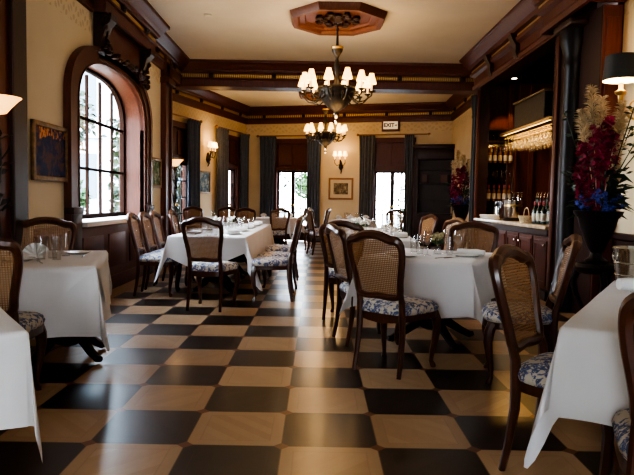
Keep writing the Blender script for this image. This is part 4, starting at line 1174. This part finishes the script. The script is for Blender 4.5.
def cutlery(loc, label, rz, kind='fork', group='cutlery'):
    mb = MB().tube([(0, -.09, .004), (0, .0, .005), (0, .035, .006)], [.005, .003, .003], 6, up=(0, 0, 1))
    if kind == 'fork':
        for k in range(4): mb.tube([(0, .035, .006), ((k - 1.5) * .006, .05, .006), ((k - 1.5) * .006, .095, .01)], .0018, 4)
    else: mb.box((0, .075, .005), (.016, .09, .003), 0, .001)
    tag(mb.build('dinner_' + kind, 'silver', None, 40, loc=loc, rz=rz), label, kind, group)
# A
napkin_fan(on(A, -.02, -.02), 'white napkin fan standing behind the glasses on the wall-side table', .3)
napkin_fan(on(A, -.24, .02), 'white napkin fan beside the gold salt dish on the wall-side table', -.3)
for i, (u, v) in enumerate(((.03, -.12), (.10, -.06), (.14, -.16), (.17, .12))):
    put_glass('tumbler', on(A, u, v), 'clear water glass by the napkin fans on the wall-side table', 'glasses on the napkin fan table')
put_plate(on(A, -.12, -.22), 'white plate in front of the napkin fans on the wall-side table', 1)
put_plate(on(A, .24, .28), 'white side plate near the wide chair on the wall-side table', .8)
t = thing('salt_dish', 'tiny gold dish on the table with napkin fans', 'dish', on(A, -.26, -.14)); MB().lathe([(0, .0), (.02, .002), (.026, .02), (.022, .02), (0, .008)], seg=12).build('dish', 'brass', t); MB().blob((0, 0, .02), .014, 1, .1, (1, 1, .6)).build('salt', 'porcelain', t)
cutlery(on(A, .30, .05), 'silver knife beside the glasses on the wall-side table', A[2], 'knife')
cutlery(on(A, .06, -.36), 'silver fork in front of the plate on the wall-side table', A[2] + .3, 'fork')
# D
for i, v in enumerate((-1.55, -.75, .1, .9, 1.6)):
    put_plate(on(D, .27, v), 'white plate along the aisle side of the long window table', 1, 'plates on the aisle side of the window table')
    put_plate(on(D, -.27, v + .1), 'white plate along the window side of the long window table', 1, 'plates on the window side of the window table')
    napkin_roll(on(D, .27, v)[:2] + (TT + .02,), 'white rolled napkin on the %s plate of the aisle side of the window table' % ('first', 'second', 'third', 'fourth', 'fifth')[i], .1, .16, .022)
for i, (u, v) in enumerate(((.0, -.35), (.10, .0), (.20, -.45), (.14, .45), (.30, -.40), (.30, .35), (-.1, -1.2), (.06, -1.3), (-.2, .5), (-.15, -.3))):
    put_glass('tumbler', on(D, u, v), 'clear water glass on the long window table', 'water glasses on the window table')
for i, (u, v) in enumerate(((-.18, -1.82), (-.02, -1.85), (.08, -1.78), (.2, -1.84))): cutlery(on(D, u, v), 'silver fork at the aisle end of the long window table', .2 * i, 'fork', 'forks on the window table')
posy(on(D, -.18, -.2), 'white posy in a small vase on the window table, closer to the window')
posy(on(D, -.02, .25), 'white posy in a small vase on the window table, closer to the aisle')
# E
posy(on(E_, .02, .05), 'yellow flower posy in a small glass vase among glasses', 'yellow_petal', 6, .05, .17)
for i, (u, v) in enumerate(((-.12, -.02), (-.02, -.12), (.14, .02), (.18, .14), (-.22, .12), (.06, .2))):
    put_glass('wine' if i % 2 else 'tumbler', on(E_, u, v), 'clear %s beside the yellow posy' % ('stemmed glass' if i % 2 else 'water glass'), 'stemmed glasses on the posy table' if i % 2 else 'water glasses on the posy table')
put_plate(on(E_, -.16, -.36), 'white plate in front of the water glasses on the yellow posy table', 1.1)
put_plate(on(E_, .30, -.02), 'white plate on the bar side of the yellow posy table', 1)
napkin_roll(on(E_, .30, .12), 'white rolled napkin beside the plate on the yellow posy table', -.5, .24, .028)
cutlery(on(E_, .16, -.30), 'silver knife at the corner of the yellow posy table', -.9, 'knife')
cutlery(on(E_, .22, -.24), 'silver fork at the corner of the yellow posy table', -.9, 'fork')
cutlery(on(E_, -.34, -.30), 'silver fork on the aisle side of the yellow posy table', -.3, 'fork')
# G
posy(on(G, -.25, .1), 'white rose posy on the long table, the one closer to the aisle', 'white_petal', 7, .07, .19)
posy(on(G, -.13, -.3), 'white rose posy on the long table, the one closer to the bar', 'white_petal', 7, .07, .17)
for i, (u, v) in enumerate(((.05, -.9), (.18, -1.1), (.28, -.8), (.0, -.2), (.2, -.1), (-.1, .5), (.25, .7), (.1, -1.35))):
    put_glass('wine' if i % 2 else 'tumbler', on(G, u, v), 'clear %s on the long table with white posies' % ('stemmed glass' if i % 2 else 'water glass'), 'stemmed glasses on the white posy table' if i % 2 else 'water glasses on the white posy table')
for i, v in enumerate((-1.2, -.5, .3, 1.1)):
    put_plate(on(G, .28, v), 'white plate along the bar side of the white posy table', 1, 'plates on the bar side of the white posy table')
    napkin_roll(on(G, .28, v)[:2] + (TT + .02,), 'white napkin on the %s plate along the bar side of the white posy table' % ('first', 'second', 'third', 'fourth')[i], .2, .18, .026)
# H
t = thing('wine_bucket', 'shiny silver wine bucket on the white cloth by the flower pedestal', 'wine bucket', on(H, -.39, .64))
MB().shell([(0, .01), (.085, .01), (.088, 0), (.10, .10), (.112, .20), (.118, .215), (.112, .222), (.104, .20), (.08, .03)], seg=32).build('vessel', 'silver', t)
for z, r in ((.13, .1055), (.06, .097)): MB().tube([(r * cos(a), r * sin(a), z) for a in [i * pi / 16 for i in range(32)]], .005, 6, True).build('band', 'silver', t)
for s in (-1, 1): MB().tube([(s * .108, .03 * cos(a), .17 + .03 * sin(a)) for a in [i * pi / 6 for i in range(12)]], .005, 6, True).build('ring_handle', 'silver', t)
napkin_roll(on(H, -.33, .42), 'white rolled napkin in front of the silver wine bucket', .1, .26, .034)
cutlery(on(H, -.36, .22), 'silver fork near the cloth edge below the wine bucket', H[2], 'fork')
# far tables
for i, (x, y, lab, n) in enumerate(FT):
    T = (x, y, FRZ); nm = ('table before the far blue curtains', 'table below the framed print', 'table by the side wall')[i]
    for k, (u, v) in enumerate(((-.2, .1), (.05, .2), (.22, -.1), (-.05, -.2))): put_glass('tumbler', on(T, u, v), 'clear water glass on the ' + nm, 'glasses on the ' + nm)
    for k, (u, v) in enumerate(((-.28, -.28), (.0, -.3), (.26, .26))) if i != 2 else (): napkin_fan(on(T, u, v), 'white folded napkin on the %s, %s' % (nm, ('at its window end', 'in the middle', 'at its bar end')[k]), random.uniform(-.5, .5))

# ------------------------------------------------------------------ outdoors
struct(MB().grid(lambda a, b: (-40 + 80 * a, -40 + 100 * b, -.06), 1, 1).build('ground', 'terrace', smooth=0))
def tree(loc, h, r, label, name='tree', mat='leaf', seed=0, n=900):
    rnd = random.Random(seed); t = thing(name, label, 'tree', loc)
    MB().tube([(0, 0, 0), (.03, .02, h * .35), (-.02, .0, h * .7)], [.12, .09, .05], 8).build('trunk', 'trunk', t)
    mb = MB(); st = random.getstate(); random.seed(seed)
    for k in range(n):
        v = V((rnd.gauss(0, 1), rnd.gauss(0, 1), rnd.gauss(0, 1))).normalized() * (r * rnd.uniform(.45, 1))
        mb.leaf((v.x, v.y, h * .72 + v.z * 1.35), (v.x + rnd.uniform(-1, 1), v.y + rnd.uniform(-1, 1), rnd.uniform(-1, 1)), .22, .06, .2)
    random.setstate(st); mb.build('foliage', mat, t, 0)
tree((-7.15, 17.0, 0), 4.6, .85, 'dark leafy tree outside the arched window', seed=3, mat='leaf_dark')
tree((-6.25, 15.6, 0), 1.6, .34, 'low shrub outside the arched window', 'shrub', seed=5, mat='leaf', n=400)
mb = MB()
for q in range(2600):
    p = lef(random.uniform(.2, 5.4), random.uniform(.05, 3.0), -random.uniform(.75, 1.05)); mb.leaf(p, (random.uniform(-1, 1), random.uniform(-1, 1), random.uniform(-.6, .8)), .20, .07, .2)
hq = mb.build('hedge', 'leaf_dark', None, 0); tag(hq, 'dark clipped hedge close outside the glazed side doors', 'hedge')
def topiary(loc, label):
    t = thing('topiary', label, 'topiary', loc)
    MB().lathe([(0, 0), (.16, 0), (.21, .34), (.23, .36), (.2, .36), (0, .32)], seg=18).build('pot', 'terracotta', t)
    MB().tube([(0, 0, .3), (.01, 0, 1.4)], .025, 8).build('stem', 'trunk', t)
    mb = MB()
    for k in range(420):
        v = V((random.gauss(0, 1), random.gauss(0, 1), random.gauss(0, 1))).normalized() * .34; mb.leaf((v.x, v.y, 1.68 + v.z), (v.x, v.y, v.z + .2), .12, .04)
    mb.blob((0, 0, 1.68), .31, 2, .05); mb.build('foliage', 'leaf', t, 0)
topiary((-.42, 20.6, 0), 'round clipped topiary in a pot outside the far glazed door')
def vine(loc, w, h, label, n, mat='leaf_dark'):
    t = MB()
    for k in range(7): x = random.uniform(-w, w); t.tube([(x, 0, 0), (x + .1, 0, h * .5), (x - .05, .02, h)], .012, 5)
    for k in range(n): t.leaf((random.uniform(-w, w), random.uniform(-.1, .1), random.uniform(.2, h)), (random.uniform(-1, 1), random.uniform(-.5, .5), random.uniform(-1, .5)), .13, .04)
    o = t.build('climbing_vine', mat, None, 0, loc=loc, rz=FRZ); tag(o, label, 'vine')
vine((2.72, 18.7, 0), .28, 2.5, 'leafy vine outside the glazed door under the exit sign', 130)
mb = MB()
for k in range(40): mb.leaf((random.uniform(-.3, .3), random.uniform(-.1, .1), 1.75 + random.uniform(-.1, .5) ), (random.uniform(-1, 1), 0, -1), .14, .04)
mb.tube([(-.6, 0, 2.5), (0, 0, 2.2), (.15, 0, 1.8)], .015, 5)
mb.tube([(-.6, 0, 2.5), (-.6, 0, 0)], .03, 6)
tag(mb.build('hanging_branch', 'leaf_dark', None, 0, loc=(-1.25, 19.5, 0)), 'dark leafy branch hanging outside the far glazed door', 'branch')
mb = MB()
a, b = V((-4, 22.2, 0)), V((7, 19.2, 0)); d = (b - a)
for z in (.12, .92): mb.tube([a + V((0, 0, z)), b + V((0, 0, z))], .022, 6)
for k in range(90): p = a + d * (k / 89); mb.tube([p + V((0, 0, .1)), p + V((0, 0, .92))], .010, 5)
tag(mb.build('terrace_railing', 'iron', None, 0), 'thin iron terrace railing outside the far glazed doors', 'railing')
# pale building across the street, outside the arched window
t = thing('building', 'pale building with tall windows outside the arched window', 'building', (-12.5, 30, 0), .2)
mb = MB().box((0, 3, 6), (14, 6, 12)).box((0, -.1, 4.2), (14.2, .5, .3)).box((0, -.1, 8.2), (14.2, .5, .3))
for k in range(7): mb.box((-6.3 + k * 2.1, -.12, 6), (.35, .4, 12))
mb.build('wall', 'facade', t, 0)
for k in range(6):
    for z in (2.2, 6.2, 10): MB().box((-5.25 + k * 2.1, -.03, z), (1.05, .12, 2.2)).build('window', 'facade_glass', t, 0)

# ------------------------------------------------------------------ light
w = bpy.data.worlds.new('sky'); S.world = w; w.use_nodes = True
k = NT(w.node_tree); bg = w.node_tree.nodes['Background']
tc = k.n('ShaderNodeTexCoord'); sx = k.n('ShaderNodeSeparateXYZ'); k.link(tc.outputs['Generated'], sx.inputs[0])
k.link(k.ramp(k.math('MULTIPLY_ADD', sx.outputs[2], .5, .5), [(.45, (.75, .80, .84)), (.6, (.80, .90, 1.0)), (1, (.60, .78, 1.0))]), bg.inputs[0]); bg.inputs[1].default_value = 32
def portal(loc, rot, sx_, sy_):
    o = light('window_portal', 'AREA', loc, 1, (1, 1, 1), rot=rot, shape='RECTANGLE', size=sx_, size_y=sy_); o.data.cycles.is_portal = True
portal((LX - .45, WYC, 1.9), (0, -pi / 2, 0), 2.1, 2.6)
for s in (1.47, 4.4): p = far(s, 1.25, -.25); portal(p, (-pi / 2, 0, FRZ), 1.0, 1.7)
for s in (1.12, 4.12): p = lef(s, 1.25, -.25); portal(p, (-pi / 2, 0, LRZ), 1.0, 1.7)
for x in (-1.4, 1.7): light('back_fill', 'AREA', (x, -3.6, 2.0), 30, (.86, .93, 1), rot=(pi / 2, 0, 0), shape='RECTANGLE', size=.78, size_y=1.38)  # added cool fill lamps in the unseen rear openings, brightening the foreground
WARM = (1, .62, .28)
light('chandelier_light', 'POINT', (C1[0], C1[1], 3.12), 38, WARM, .42)
light('chandelier_light', 'POINT', (C1[0], C1[1], 2.3), 26, WARM, .3)
light('chandelier_light', 'POINT', (C2[0], C2[1], 3.16), 45, WARM, .40)
light('chandelier_light', 'POINT', (C2[0], C2[1], 2.35), 18, WARM, .3)
p = far(2.93, 2.62, .35); light('sconce_light', 'POINT', p, 9, WARM, .1)
p = lef(2.6, 2.65, .35); light('sconce_light', 'POINT', p, 12, WARM, .1)
light('wall_lamp_light', 'POINT', (RX - .27, 5.85, 2.68), 5, WARM, .08)
light('wall_lamp_light', 'POINT', (RX - .27, 5.85, 2.36), 2.5, WARM, .05)
light('floor_lamp_light', 'POINT', (-2.46, 4.72, 2.12), 5, WARM, .1)
light('floor_lamp_light', 'POINT', (-2.84, 12.15, 2.12), 4, WARM, .1)
light('bar_light', 'AREA', (3.36, 9.70, 2.345), 16, (1, .58, .18), rot=(0, 0, 0), shape='RECTANGLE', size=.12, size_y=2.1)
light('bar_light', 'SPOT', (3.42, 11.05, 3.40), 90, (1, .66, .3), .04, spot_size=1.2)

for m in M.values(): m.cycles.emission_sampling = 'NONE'
# ------------------------------------------------------------------ camera
cam = bpy.data.cameras.new('camera'); co = bpy.data.objects.new('camera', cam); COL.objects.link(co)
cam.sensor_width = 36; cam.lens = 36 * 610 / 634; cam.clip_start = .02; cam.clip_end = 300
p, r = radians(-3.56), radians(.98)
rot = Matrix.Rotation(pi / 2 + p, 4, 'X') @ Matrix.Rotation(r, 4, 'Z')
co.matrix_world = Matrix.Translation((0, 0, 1.23)) @ rot
S.camera = co
S.view_settings.view_transform = 'AgX'
S.view_settings.look = 'AgX - High Contrast'
S.view_settings.exposure = .15
S.cycles.use_denoising = True
S.cycles.max_bounces = 8; S.cycles.transparent_max_bounces = 24
S.cycles.sample_clamp_indirect = 3; S.cycles.use_adaptive_sampling = False
S.cycles.caustics_reflective = False; S.cycles.caustics_refractive = False
